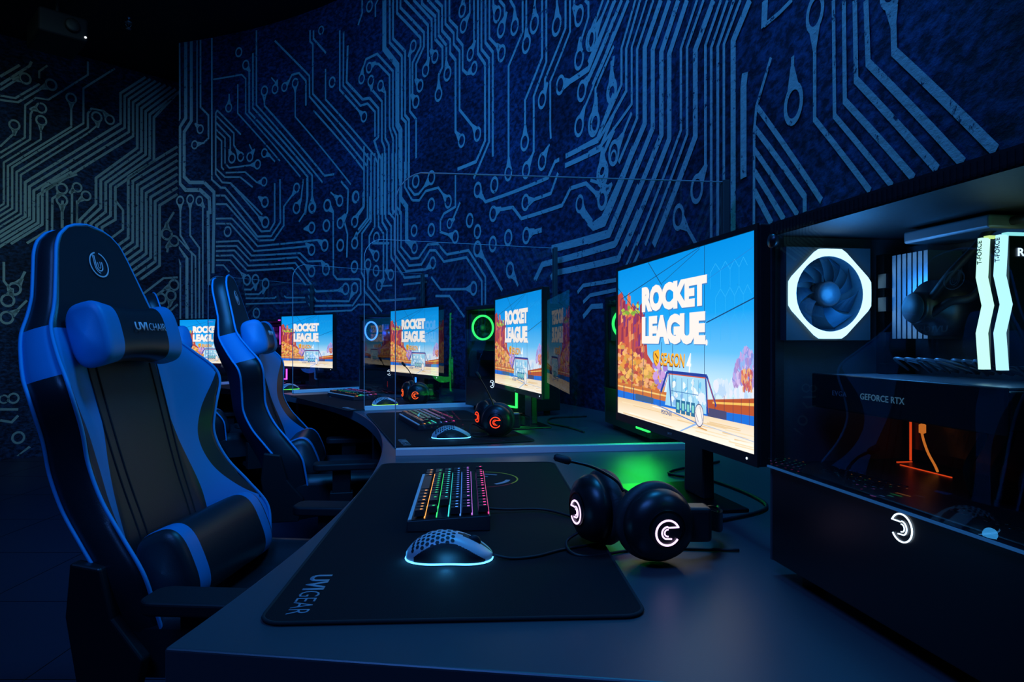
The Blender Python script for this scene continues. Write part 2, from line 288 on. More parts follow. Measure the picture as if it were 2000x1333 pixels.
    '3,1234,5235,1279;T,16,0,47,6002,1397,5653,1058,5600,1021;T,16,0,46,6160,1091,5980,1082,5690,822,4988,824,4903,774;T,16,0,45,6160,1047,5999,1037,5728,7'
    '81,5096,782,5058,749;T,16,0,46,6160,884,5907,880,5758,743,5196,732,5096,655,4941,650,4887,578;T,16,0,45,6160,844,5929,837,5773,701,5227,698,5058,572;T'
    ',16,0,45,6160,802,5951,798,5795,657,5250,653,5003,404,4739,403,4653,410;T,16,0,0,6160,760,5973,757,5810,614,5284,612,5127,463;T,15,0,46,6160,721,5999,'
    '714,5810,534;T,14,0,0,6160,676,6076,673,6010,610;T,16,45,0,5713,531,5713,485,5765,447,5840,450;T,15,45,0,5597,493,5615,443,5675,405,5832,409;T,14,0,0,'
    '5825,373,5494,366,5472,379;T,13,0,0,5825,324,5127,322;T,14,0,0,5380,383,5357,366,5135,359;T,16,0,43,5096,429,4996,327,4614,311,4544,410;T,17,0,47,5096'
    ',375,5027,287,4567,278,4470,366,4473,466,4497,478,4755,492,4798,531,4801,1033,4871,1093;T,14,0,0,5096,311,5027,239,4583,238,4505,281,4364,277,4285,205'
    ';T,16,46,0,5235,1110,5181,1181,5155,1340;T,16,0,0,5112,1346,5112,1173,5142,1058,5207,993;T,17,0,47,5050,1354,5050,1134,5050,1097;T,14,43,0,4723,1112,4'
    '770,1149,4833,1195;T,18,0,0,4708,1265,4622,1186,4630,1013,4669,946,4630,839,4638,655;T,14,43,0,4716,935,4669,987;V,4533,1118,45;V,4882,931,46;V,4716,7'
    '59,46;V,4547,577,45;V,6029,969,44;V,5702,242,43;T,14,45,0,5605,1195,5660,1234;T,13,45,0,5058,931,5142,928;T,16,43,0,4544,927,4497,987,4442,1031,4442,1'
    '141;T,16,43,0,4544,760,4528,814,4364,931,4361,1100;T,17,0,0,4332,740,4129,720;T,18,0,0,4348,147,4270,146;T,31,0,0,669,965,769,893,769,294;T,16,0,0,724'
    ',993,827,909,827,293;T,18,0,0,763,1013,866,919,866,299;T,17,0,0,804,1033,909,934,909,305;T,18,0,45,845,1054,948,959,948,564,1008,507;T,33,0,0,894,1079'
    ',1018,975,1018,684,1335,365;T,17,0,0,960,1113,1077,1008,1077,709,1402,375;T,17,0,0,1005,1136,1122,1023,1122,738,1475,385;T,33,0,0,1077,1172,1210,1042,'
    '1210,734,1563,397;T,34,0,0,1141,1204,1271,1075,1271,768,1659,418;T,33,0,0,1207,1237,1340,1113,1340,814,1724,470,1912,464;T,35,0,0,1274,1271,1406,1149,'
    '1406,851,1778,542,1870,527,1912,554;T,20,0,0,1335,1301,1470,1168,1470,893,1630,756;T,16,0,0,1388,1328,1516,1196,1516,966,1789,873,1912,872;T,20,0,0,14'
    '42,1355,1563,1212,1563,1036,1819,902,1912,909;T,19,0,0,1483,1375,1605,1229,1605,1078,1829,914;T,28,0,0,1544,1405,1870,1170;T,27,0,0,1601,1433,1912,121'
    '0;T,25,0,0,1659,1461,1912,1291;T,21,0,50,1718,1490,1870,1384;T,22,49,0,1693,1082,1693,1148,1693,1214;T,24,55,0,1860,993,1846,1057,1839,1124;T,19,51,0,'
    '1673,809,1611,851,1516,930;T,21,56,0,1778,745,1778,822,1669,906;T,16,48,0,1778,634,1708,671,1891,741;T,17,43,0,1141,437,1077,388,1008,319;T,36,0,0,698'
    ',770,707,733,707,470;T,32,0,0,585,921,590,851;T,12,0,0,590,854,510,849,445,850;T,14,0,0,553,752,632,651,645,588,647,268;T,17,0,0,626,645,311,321;T,18,'
    '0,0,641,593,386,347,386,310;T,17,0,0,643,533,419,309;T,19,0,0,643,473,486,310;T,21,0,0,643,418,550,311;T,15,47,0,440,588,443,643,443,708;T,15,41,0,340'
    ',765,341,705,341,517,121,300;T,14,0,0,261,755,256,496,47,293;T,16,0,0,219,733,215,514,-20,291;T,17,0,0,177,712,172,542,-87,289;T,18,0,0,136,690,128,55'
    '9,-153,282;T,19,37,0,51,671,42,592,40,543,-228,280'
)
LEFT_TRACES = (
    'T,22,0,0,1182,2681,953,2454,953,2156,179,1434,179,1126,-116,862;T,22,0,0,1229,2675,990,2434,990,2122,211,1402,211,1111,-86,847;T,22,0,0,1277,2669,1028'
    ',2414,1028,2088,243,1369,243,1096,-56,831;T,22,0,0,1325,2662,1066,2394,1066,2054,276,1335,276,1081,-26,815;T,24,0,0,1374,2656,1104,2373,1104,1944,740,'
    '1575,740,1325,605,1151,605,981;T,24,0,0,1423,2649,1143,2353,1143,1920,781,1560,781,1293,651,1140,651,986;T,24,0,0,1473,2643,1182,2332,1182,1895,823,15'
    '44,823,1261,698,1129,698,992;T,25,0,0,1523,2636,1221,2311,1221,1870,865,1529,865,1229,744,1118,744,997;T,25,0,0,1491,2606,1260,2289,1260,1845,907,1513'
    ',907,1196,792,1107,792,1002;T,25,0,0,1491,2042,1022,1637,1022,1029,847,869;T,25,0,0,1491,1971,1063,1603,1063,994,887,834;T,26,0,0,1491,1899,1104,1569,'
    '1104,959,926,799;T,26,0,0,1491,1828,1145,1536,1145,923,966,763;T,26,0,0,1491,1756,1187,1503,1187,888,1006,727;T,26,0,0,1491,1685,1229,1468,1229,852,10'
    '46,691;T,26,0,0,1491,1613,1272,1432,1272,815,1087,655;T,26,0,0,1491,1542,1315,1398,1315,778,1129,618;T,18,49,0,179,2373,120,2348,-3,2217;T,18,50,0,376'
    ',2373,314,2330,126,2144,-3,2130;T,18,0,0,287,2355,106,2175,-3,2169;T,16,0,0,348,2542,284,2469,284,2404;T,21,0,0,139,2482,-3,2336;T,21,0,0,226,2541,212'
    ',2497,-3,2264;T,17,47,0,535,2291,535,2207,535,2021,53,1557,53,1204,-78,1083;T,16,49,0,747,2167,755,2091,672,1993,147,1496,147,1146,-78,943;T,18,46,0,8'
    '58,2168,801,2241,702,2237,672,2182,672,2045,116,1516,116,1166,-78,990;T,16,0,0,672,2680,672,2552,355,2229,259,2220,179,2130,176,1838,-3,1663;T,16,46,0'
    ',300,2137,239,2113,219,2059,216,1831,-3,1615;T,15,46,0,300,2022,297,1948,297,1849,23,1582,23,1216,-78,1122;T,16,45,0,100,1933,100,1861,-3,1718;T,17,0,'
    '0,902,2682,635,2412,635,2079,511,1961,84,1552,84,1185,-78,1037;T,19,50,0,461,1425,439,1371,386,1321,383,1022;T,19,44,0,583,1458,542,1414,540,1041;T,18'
    ',45,0,657,1390,605,1339,583,1301,580,1072;T,23,50,0,461,1316,463,1233,463,1048;T,21,0,0,907,1384,975,1299,975,1109,840,979;T,21,0,0,465,1315,465,1099;'
    'T,17,0,0,581,1333,581,1096;T,21,60,0,1385,1110,1385,1219,1455,1349;T,21,56,0,1455,1048,1398,992,1388,921;T,23,56,0,1455,586,1370,541,1222,415,1186,335'
    ';T,21,0,0,1493,669,1351,649,1150,470;V,1329,439,55;T,21,56,0,1426,474,1417,384,1351,262,1332,142;T,21,0,0,1493,387,1407,303,1379,183;T,21,55,0,100,467'
    ',143,539,178,628;T,19,55,0,52,362,80,449,24,531,24,701;T,20,55,0,45,208,107,261,192,368;V,93,-512,45;T,22,0,0,-3,-604,128,-614;V,24,-516,37;T,21,0,0,-'
    '3,-701,80,-725,128,-669;V,128,-868,52;T,22,0,0,121,-1048,214,-959;T,24,0,0,-3,-1049,107,-1060;T,21,0,0,583,1582,468,1519,344,1397,344,1017,192,885;T,2'
    '1,0,0,540,1599,308,1407,308,1070,74,866'
)
# ---------------------------------------------------------------- the setting
def wall_point(u, z, d=0.0):      # point on the round wall: arc length u, height z, d metres in front of it
    a = u/RWALL; r = RWALL-d
    return (CX+r*math.cos(a), CY+r*math.sin(a), z)
LA = Vector((-4.52, 5.84)); LB = Vector((-3.51, 6.94)); LD = (LB-LA).normalized(); LN = Vector((LD.y, -LD.x))
def left_point(t, z, d=0.0):
    p = LA+LD*t+LN*d; return (p.x, p.y, z)
def mural(bm, P, data, zlo, zhi, umax=None):
    def quad(pts, mi=1):
        if len(pts) >= 3:
            try: bm.faces.new([bm.verts.new(P(u, z, .003)) for u, z in pts]).material_index = mi
            except ValueError: pass
    def clampz(z): return max(zlo+.005, min(zhi-.005, z))
    def ring(u, z, r, dirv=None, lw=0):
        ri = r*.66; n = 22
        for k in range(n):
            a, b = 2*math.pi*k/n, 2*math.pi*(k+1)/n
            q = [(u+r*math.cos(a), z+r*1.12*math.sin(a)), (u+r*math.cos(b), z+r*1.12*math.sin(b)), (u+ri*math.cos(b), z+ri*1.12*math.sin(b)), (u+ri*math.cos(a), z+ri*1.12*math.sin(a))]
            if all(zlo < c[1] < zhi for c in q): quad(q)
        if dirv:     # drop-shaped neck running into the line
            an = math.atan2(dirv[1], dirv[0]); tip = 2.1*r; nn = 6; arc = []
            for k in range(nn+1):
                a = an-R(62)+R(124)*k/nn; arc.append((u+.82*r*math.cos(a), z+.9*r*math.sin(a)))
            pa = (u+tip*dirv[0]-lw/2*dirv[1], z+tip*dirv[1]+lw/2*dirv[0]); pb = (u+tip*dirv[0]+lw/2*dirv[1], z+tip*dirv[1]-lw/2*dirv[0])
            for k in range(nn):
                t0, t1 = k/nn, (k+1)/nn
                e0 = (pb[0]+(pa[0]-pb[0])*t0, pb[1]+(pa[1]-pb[1])*t0); e1 = (pb[0]+(pa[0]-pb[0])*t1, pb[1]+(pa[1]-pb[1])*t1)
                q = [arc[k], arc[k+1], e1, e0]
                if all(zlo < c[1] < zhi for c in q): quad(q)
    for rec in data.split(';'):
        f = rec.split(',')
        if f[0] == 'V':
            u, z, r = [int(v)/1000 for v in f[1:]]; ring(u, z+EYE, r); continue
        wd, rs, re = int(f[1])/1000, int(f[2])/1000, int(f[3])/1000
        v = [int(x)/1000 for x in f[4:]]; pts = [Vector((v[i], v[i+1]+EYE)) for i in range(0, len(v), 2)]
        for end, rr in ((0, rs), (-1, re)):
            if not rr: continue
            c = pts[end]; q = pts[1] if end == 0 else pts[-2]; d = (q-c); 
            if d.length < 1e-4: continue
            d.normalize(); ring(c.x, c.y, rr, (d.x, d.y), wd)
            k = c+d*min(rr*1.0, (q-c).length*.9)
            pts[end] = k
        n = len(pts); nor = []
        for i in range(n):
            t1 = (pts[i]-pts[i-1]).normalized() if i > 0 else None; t2 = (pts[i+1]-pts[i]).normalized() if i < n-1 else None
            if t1 is None: t = t2; sc = 1
            elif t2 is None: t = t1; sc = 1
            else:
                t = t1+t2
                if t.length < 1e-3: t = t1
                t.normalize(); sc = min(1.6, 1/max(.3, t.dot(t1)))
            nor.append(Vector((-t.y, t.x))*sc)
        for i in range(n-1):
            a, b = pts[i], pts[i+1]; m = max(1, int((b-a).length/.09))
            for k in range(m):
                t0, t1 = k/m, (k+1)/m
                p0, p1 = a.lerp(b, t0), a.lerp(b, t1); n0, n1 = nor[i].lerp(nor[i+1], t0), nor[i].lerp(nor[i+1], t1)
                if p0.y > zhi and p1.y > zhi: continue
                j0, j1 = wd/2, wd/2
                q = [p0+n0*j0, p1+n1*j1, p1-n1*j1, p0-n0*j0]
                quad([((min(c.x, umax) if umax else c.x), clampz(c.y)) for c in q])
def build_setting():
    bm = BM(); box(bm, -7, 2.2, -2.2, 8, -.06, 0); fl = struct(obj('floor', bm, M['floor']))
    # tile joints of the floor
    bm = BM()
    for k in range(-10, 4): box(bm, k*.62-.9, k*.62-.897, -2.2, 8, 0, .0008)
    for k in range(-3, 13): box(bm, -7, 2.2, k*.62+.2, k*.62+.203, 0, .0008)
    obj('floor_joint', bm, M['metal'], fl)
    bm = BM(); box(bm, -7, 2.2, -2.2, 8, CEIL, CEIL+.06); struct(obj('ceiling', bm, M['ceiling']))
    # round wall with the printed circuit mural
    a0, a1 = R(-34), R(75.85); n = 120; bm = BM()
    nz = 1
    for i in range(n):
        u0, u1 = (a0+(a1-a0)*i/n)*RWALL, (a0+(a1-a0)*(i+1)/n)*RWALL
        q = [bm.verts.new(wall_point(u, z)) for u, z in ((u0, 0), (u1, 0), (u1, CEIL), (u0, CEIL))]; bm.faces.new(q)
        q = [bm.verts.new(wall_point(u, z, -.12)) for u, z in ((u0, 0), (u1, 0), (u1, CEIL), (u0, CEIL))]; bm.faces.new(q[::-1])
    q = [bm.verts.new(wall_point(a1*RWALL, z, d)) for z, d in ((0, 0), (0, -.12), (CEIL, -.12), (CEIL, 0))]; bm.faces.new(q)
    weld(bm)
    mural(bm, wall_point, CURVED_TRACES, .02, CEIL, a1*RWALL-.001)
    struct(obj('wall_right', bm, [M['wall'], M['trace']]))
    bm = BM()
    ts = (-2.8, 3.2)
    q = [bm.verts.new(left_point(t, z)) for t, z in ((ts[0], 0), (ts[1], 0), (ts[1], CEIL), (ts[0], CEIL))]; bm.faces.new(q)
    q = [bm.verts.new(left_point(t, z, -.12)) for t, z in ((ts[0], 0), (ts[1], 0), (ts[1], CEIL), (ts[0], CEIL))]; bm.faces.new(q[::-1])
    mural(bm, left_point, LEFT_TRACES, .02, CEIL)
    struct(obj('wall_left', bm, [M['wall'], M['trace']]))
    bm = BM(); box(bm, -7, 2.2, -2.2, -2.1, 0, CEIL); struct(obj('wall_back', bm, M['ceiling']))
    bm = BM(); box(bm, -7, -6.9, -2.2, 8, 0, CEIL); struct(obj('wall_side', bm, M['ceiling']))
    bm = BM(); lathe(bm, [(.0, 0), (.028, 0), (.03, .012), (.012, .018), (.012, .035), (.022, .04), (.022, .043), (0, .043)], 20)
    for k in range(3):
        a = k*2.09; tube(bm, [(0.01*math.cos(a), .01*math.sin(a), 0), (.024*math.cos(a), .024*math.sin(a), -.022), (0, 0, -.045)], .003, 6)
    lathe(bm, [(0, -.047), (.024, -.045), (.02, -.052), (0, -.052)], 16)
    o = obj('ceiling_sprinkler', bm, M['steel'], smooth=True, loc=(-3.22, 5.55, CEIL-.043)); tag(o, 'small metal fire sprinkler head hanging from the black ceiling', 'sprinkler')
    # dark projector box hanging high on the left
    t = thing('ceiling_projector', 'black projector box hanging from the ceiling by the left wall', 'projector', (-3.58, 5.2, CEIL-.36), R(45))
    bm = BM(); box(bm, -.16, .16, -.24, .24, -.03, .15); obj('body', bm, M['ceiling'], t, bevel=.02)
    bm = BM(); lathe(bm, [(0, .01), (.045, .01), (.05, -.02), (.04, -.03), (0, -.025)], 24, 'y', (.05, -.25, .06)); obj('lens', bm, M['matte'], t)
    bm = BM(); tube(bm, [(0, 0, .14), (0, 0, .36)], .02, 12); lathe(bm, [(0, .34), (.07, .34), (.07, .355), (0, .355)], 24); obj('mount', bm, M['matte'], t)
    bm = BM(); lathe(bm, [(0, 0), (.009, 0), (.007, .006), (0, .008)], 12, 'y', (.14, -.248, .0)); obj('status_light', bm, emit('projector_status_light', (.9, .95, 1), 1.2), t)
build_setting()

# ---------------------------------------------------------------- desk
def polar(r, deg, z=0): a = R(deg); return Vector((CX+r*math.cos(a), CY+r*math.sin(a), z))
def build_desk():
    t = thing('curved_desk', 'long curved dark grey laminate desk following the round wall', 'desk', (CX, CY, 0))
    a0, a1, n = -7.9, 74.5, 110; th = .042; ro = 4.935
    def sector(r0, r1, z0, z1, mats, name, aa=a0, ab=a1, nn=n, mi=lambda k: 0, bevel=.003):
        bm = BM(); rows = []
        for i in range(nn+1):
            a = R(aa+(ab-aa)*i/nn); c, s = math.cos(a), math.sin(a)
            rows.append([bm.verts.new((r*c, r*s, z)) for r, z in ((r0, z0), (r1, z0), (r1, z1), (r0, z1))])
        for i in range(nn):
            for k in range(4): f = bm.faces.new((rows[i][k], rows[i][(k+1) % 4], rows[i+1][(k+1) % 4], rows[i+1][k])); f.material_index = mi(k)
        bm.faces.new(rows[0]); bm.faces.new(rows[-1][::-1]); return obj(name, bm, mats, t, bevel=bevel)
    sector(RDESK, ro, DESK-th, DESK, [M['desk'], M['edge']], 'desk_top', mi=lambda k: 1 if k == 3 else 0)
    sector(4.50, 4.53, .03, DESK-th, M['deskside'], 'modesty_panel', -6.5, 73.5, 100)
    for d in (-6.6, 9.4, 25.8, 42.4, 57.8, 73.6):
        bm = BM(); c, s = math.cos(R(d)), math.sin(R(d)); q = []
        for r in (4.02 if d > -6 else 3.985, 4.90):
            for e in (-.018, .018):
                for z in (0, DESK-th): q.append(bm.verts.new((r*c-e*s, r*s+e*c, z)))
        for f in ((0, 1, 3, 2), (4, 6, 7, 5), (0, 4, 5, 1), (2, 3, 7, 6), (0, 2, 6, 4), (1, 5, 7, 3)): bm.faces.new([q[i] for i in f])
        obj('side_panel', bm, M['deskside'], t, bevel=.002)
build_desk()

# ---------------------------------------------------------------- acrylic dividers
def build_divider(p0, p1, label):
    d = Vector(p1)-Vector(p0); L = d.length; H = .762
    t = thing('acrylic_divider', label, 'divider', (p0[0], p0[1], DESK), math.atan2(d.y, d.x), 'clear dividers between the gaming stations')
    r = .085; prof = [(0, .02), (L, .02), (L, H), (r, H)] + [(r+r*math.cos(a), H-r+r*math.sin(a)) for a in [math.pi/2+math.pi/2*k/8 for k in range(1, 9)]]
    bm = BM(); prism(bm, prof, 'y', -.003, .003); obj('panel', bm, M['acrylic'], t)
    # polished edge
    bm = BM(); path = [(0, .02)]+prof[4:][::-1]+[(L, H)]
    for i in range(len(path)-1):
        a, b = Vector(path[i]), Vector(path[i+1]); tt = (b-a).normalized(); nn = Vector((-tt.y, tt.x))*.0022
        q = [a-nn*0, b-nn*0, b+nn, a+nn]
        prism(bm, [(v.x, v.y) for v in q], 'y', -.003, .003)
    obj('polished_edge', bm, M['acedge'], t)
    bm = BM(); box(bm, .0, L, -.014, -.0035, 0, .018); box(bm, 0, L, .0035, .014, 0, .018); box(bm, 0, L, -.0035, .0035, 0, .006); obj('base_rail', bm, M['rail'], t, bevel=.001)
    bm = BM(); box(bm, L-.02, L, -.012, -.004, .02, H+.005); box(bm, L-.02, L, .004, .012, .02, H+.005); obj('wall_bracket', bm, M['bracket'], t, bevel=.002)
DV = [((-.312, 1.775), (.62, 1.895), 'nearest clear acrylic divider with rounded corner behind the nearest mouse pad'),
      ((-.654, 2.93), (.22, 3.25), 'second clear acrylic divider, just behind the monitor of the second station'),
      ((-1.288, 3.885), (-.60, 4.50), 'third clear acrylic divider, between the third and fourth monitors'),
      ((-2.1, 4.57), (-1.62, 5.37), 'farthest clear acrylic divider, between the two farthest monitors')]
for a in DV: build_divider(*a)
# ---------------------------------------------------------------- monitor with the game title on screen
def srgb(h):
    v = [int(h[i:i+2], 16)/255 for i in (0, 2, 4)]; return tuple(c/12.92 if c <= .04045 else ((c+.055)/1.055)**2.4 for c in v)
SW, SH = .5973, .336       # visible screen of a 27 inch monitor
def screen_mesh():
    bm = BM(); cl = bm.loops.layers.float_color.new('picture'); rnd = random.Random(4); lay = [0]
    def X(u):
        k = 1210*u/(785+425*u); return -SW/2+SW*1210*k/(785+425*k)
    Y = lambda v: -SH/2+v*SH
    def poly(pts, col, cols=None):
        lay[0] += 1
        f = bm.faces.new([bm.verts.new((X(max(0, min(1, u))), Y(max(0, min(1, v))), lay[0]*1.2e-6)) for u, v in pts])
        if f.normal.z < 0 and False: f.normal_flip()
        for i, l in enumerate(f.loops):
            c = (cols[i] if cols else col); l[cl] = (*c, 1)
    def blob(u, v, r, col, k=11, sq=.8, jag=.55):
        poly([(u+r*(1-jag*rnd.random())*math.cos(a)*9/16*.9, v+r*sq*(1-jag*rnd.random())*math.sin(a)) for a in [2*math.pi*i/k for i in range(k)]], col)
    def line(a, b, w, col):
        a, b = Vector((a[0]*16/9, a[1])), Vector((b[0]*16/9, b[1])); t = (b-a).normalized(); n = Vector((-t.y, t.x))*w/2
        poly([((p.x)*9/16, p.y) for p in (a+n, b+n, b-n, a-n)], col)
    sky = [(.13, 'dff1fb'), (.30, 'bfe3f8'), (.45, '62bdf2'), (.65, '16a0ee'), (1.0, '048de2')]
    sky = [(v, srgb(c)) for v, c in sky]
    for i in range(len(sky)-1):
        for j in range(6):
            (v0, c0), (v1, c1) = sky[i], sky[i+1]
            k = .78+.22*abs(j/6-.3)
            poly([(j/6, v0), ((j+1)/6, v0), ((j+1)/6, v1), (j/6, v1)], None, [c0, c0, c1, c1])
    # pale hexagon net on the dome
    for hu in range(6):
        for hv in range(4):
            cu, cv = .62+.085*hu+.042*(hv % 2), .55+.13*hv
            P = [(cu+.048*math.cos(R(60*k+30)), cv+.083*math.sin(R(60*k+30))) for k in range(7)]
            for k in range(3):
                if max(p[0] for p in P) < .995 and max(p[1] for p in P) < .995: line(P[k], P[k+1], .004, srgb('2fb0f2'))
    # far haze and purple trees on the right
    for i in range(80): blob(.62+.38*rnd.random(), .25+.05*rnd.random(), .05, srgb(rnd.choice(['cfe2f4', 'b8d4f0', 'e2e6f2'])))
    for i in range(200): 
        a = rnd.random(); blob(.78+.24*a, .30+.17*rnd.random()*(1-(a-.55)**2*2.5), .032, srgb(rnd.choice(['9a8fd8', 'b9a4e0', '8fb3ea', 'cdb8e6', '7f8fd8', 'a88cc8'])))
    for i in range(60): blob(.86+.11*rnd.random(), .28+.09*rnd.random(), .024, srgb(rnd.choice(['e09a6a', 'd0665a', 'e8b480', 'b85a6a'])))
    # cliffs on the left
    cl_ = [(0, .18), (0, .83), (.02, .85), (.035, .76), (.06, .72), (.075, .76), (.10, .70), (.12, .70), (.125, .60), (.15, .52), (.155, .42), (.19, .36), (.2, .18)]
    poly(cl_, srgb('b8493f'))
    for i in range(70):
        u = .14*rnd.random(); v = .35+.42*rnd.random()*(1-u*3.2); w_ = .006+.012*rnd.random(); h = .04+.12*rnd.random()
        poly([(u, v), (u+w_, v+.01), (u+w_*.9, v+h), (u+.002, v+h*.9)], srgb(rnd.choice(['d9774a', '8f2f4c', 'c8553f', 'a03a6a', 'e79a5e', '7b3470'])))
    for i in range(14): blob(.02+.09*rnd.random(), .74-.06*rnd.random(), .022, srgb(rnd.choice(['a8bf3a', '7fa63a', 'cdd050'])))
    for i in range(230):
        u = .22*rnd.random(); blob(u, .2+(.30-u*.9)*rnd.random(), .028, srgb(rnd.choice(['e0963f', 'd2703a', 'f0b860', 'c9a24a', 'a8684a', 'e8a878'])))
    for i in range(16): blob(.2+.07*rnd.random(), .22+.17*rnd.random(), .04, srgb(rnd.choice(['9f7fd0', 'c79ad8', 'b08ae0', 'e0b060'])))
    # arena wall behind the pitch
    poly([(0, .105), (1, .12), (1, .17), (0, .165)], srgb('1f6fd8'))
    poly([(0, .16), (.27, .15), (.27, .205), (0, .215)], srgb('c8733a')); poly([(.55, .155), (1, .17), (1, .25), (.55, .205)], srgb('b8562f'))
    poly([(.6, .19), (1, .215), (1, .228), (.6, .2)], srgb('f0c060')); poly([(0, .185), (.27, .178), (.27, .188), (0, .195)], srgb('f0c878'))
    for u in (.03, .08, .13, .18, .23): line((u, .11), (u, .2), .006, srgb('3a3a6a'))
    for u in (.62, .70, .78, .86, .94): line((u, .12), (u, .24), .006, srgb('4a2f4a'))
    poly([(.09, .12), (.19, .12), (.19, .155), (.09, .16)], srgb('3f5f8a')); poly([(.56, .12), (.72, .125), (.72, .165), (.56, .165)], srgb('4a4a70'))
    # pitch
    poly([(0, 0), (1, 0), (1, .125), (0, .11)], None, [srgb('f7ead2'), srgb('fdf6ea'), srgb('f0dcc0'), srgb('e9c795')])
    for i in range(26):
        v = .105*rnd.random(); u = .8*rnd.random(); poly([(u, v), (u+.3*rnd.random(), v+.004), (u+.3, v+.009), (u, v+.007)], srgb(rnd.choice(['f3ddb8', 'fff6e6', 'e8c898'])))
    line((.2, .12), (.48, .07), .006, srgb('4a7fd0')); line((.48, .07), (.36, 0), .012, srgb('8fb4e6')); line((.48, .075), (1, .055), .004, srgb('b8c4d8'))
    # goal
    poly([(.26, .13), (.55, .13), (.545, .31), (.285, .31)], srgb('9fd4ee'))
    for i in range(26): blob(.29+.24*rnd.random(), .15+.14*rnd.random(), .03, srgb(rnd.choice(['cfeaf6', '6fc0ea', 'e8f4fa', '88b8e8'])))
    for u in (.33, .37, .41, .45, .49): line((u, .13), (u, .30), .004, srgb('4a7fb8'))
    line((.30, .22), (.54, .22), .004, srgb('4a7fb8'))
    fc = srgb('24409a'); fo = srgb('d0603a')
    line((.275, .325), (.555, .325), .02, fc); line((.275, .325), (.235, .2), .018, fc); line((.555, .325), (.63, .18), .018, fc); line((.285, .32), (.3, .13), .012, fc); line((.545, .32), (.56, .13), .018, fc)
    line((.285, .315), (.545, .315), .006, fo); line((.28, .31), (.25, .2), .005, fo); line((.565, .31), (.62, .19), .005, fo); line((.555, .3), (.568, .14), .005, fo)
    for u in (.33, .365, .40, .435): poly([(u, .10), (u+.028, .10), (u+.028, .175), (u, .175)], srgb('2f6f9a')); 
    for u in (.336, .371, .406, .441): poly([(u, .12), (u+.016, .12), (u+.016, .16), (u, .16)], srgb('7fd0c8'))
    # ball
    for r, c in ((.062, '5a5a80'), (.056, 'e9e4e4'), (.035, 'f8f0ea')): poly([(.495+r*9/16*math.cos(a), .115+r*math.sin(a)) for a in [2*math.pi*k/20 for k in range(20)]], srgb(c))
    line((.465, .13), (.49, .08), .005, srgb('7a7a9a')); line((.5, .165), (.52, .09), .005, srgb('7a7a9a'))
    for i in range(9): blob(.485+.05*rnd.random(), .18+.05*rnd.random(), .03, srgb('dfe9f4'))
    poly([(.47, .05), (.55, .045), (.56, .05), (.5, .056)], srgb('d8a05a'))
    # cables of the dome
    dk = srgb('17406f')
    line((.02, .80), (.50, 1), .006, dk); line((.0, .88), (.12, .66), .005, dk); line((.16, 1), (.24, .84), .006, dk); line((.24, .84), (.34, .5), .004, srgb('2f70b0'))
    line((.535, 1), (.535, .33), .006, dk); line((.55, .60), (1, .70), .006, dk); line((.5, .80), (1, .93), .003, srgb('1e7fd0')); line((.24, .85), (.5, .99), .003, dk); line((.24, .5), (.23, .3), .005, dk); line((.08, .62), (.07, .16), .004, dk); line((.14, .7), (.13, .2), .004, dk); line((.31, .5), (.305, .2), .005, dk)
    # words
    def word(s, u0, u1, v0, v1, col, bold, shear=0, grow=0):
        lay[0] += 1
        tb = text_fit(s, X(u1)-X(u0), (v1-v0)*SH, bold, 0, .95, shear)
        cx, cy = (X(u0)+X(u1))/2, Y((v0+v1)/2); mp = {}
        for v in tb.verts: mp[v] = bm.verts.new((v.co.x+cx, v.co.y+cy, lay[0]*1.2e-6))
        for f in tb.faces:
            try: g = bm.faces.new([mp[v] for v in f.verts])
            except ValueError: continue
            for l in g.loops: l[cl] = (*col, 1)
        tb.free()
    wh = srgb('f4ece6')
    word('ROCKET', .132, .560, .682, .845, srgb('3f7fc0'), .075); word('ROCKET', .125, .555, .688, .85, wh, .07)
    word('LEAGUE', .132, .548, .482, .655, srgb('3f7fc0'), .075); word('LEAGUE', .125, .543, .487, .662, wh, .07)
    poly([(.552+.009*math.cos(a), .498+.016*math.sin(a)) for a in [2*math.pi*k/12 for k in range(12)]], wh)
    # orange season badge
    bd = [(.192, .44), (.222, .455), (.228, .42), (.224, .38), (.208, .35), (.196, .375), (.19, .41)]
    poly([(u-.003, v) for u, v in bd], srgb('6a3a10')); poly(bd, srgb('f7b32b')); line((.2, .43), (.218, .40), .01, srgb('8a4a10')); line((.205, .39), (.215, .37), .008, srgb('8a4a10'))
    word('SEASON', .231, .392, .355, .432, srgb('7a4210'), .03, .15); word('SEASON', .233, .392, .362, .436, srgb('f9b028'), .02, .15)
    word('4', .402, .435, .335, .44, srgb('ffffff'), .01, .15)
    word('PSYONIX', .238, .305, .072, .097, srgb('3a5a9a'), .02)
    return bm
def screen_material():
    m = bpy.data.materials.new('game_title_screen'); m.use_nodes = True; nt = m.node_tree; b = nt.nodes['Principled BSDF']
    b.inputs['Base Color'].default_value = (.01, .01, .01, 1); b.inputs['Roughness'].default_value = .35; b.inputs['Specular IOR Level'].default_value = .2
    a = nt.nodes.new('ShaderNodeVertexColor'); a.layer_name = 'picture'; nt.links.new(a.outputs[0], b.inputs['Emission Color']); b.inputs['Emission Strength'].default_value = 1.12
    return m
M['screen'] = screen_material()
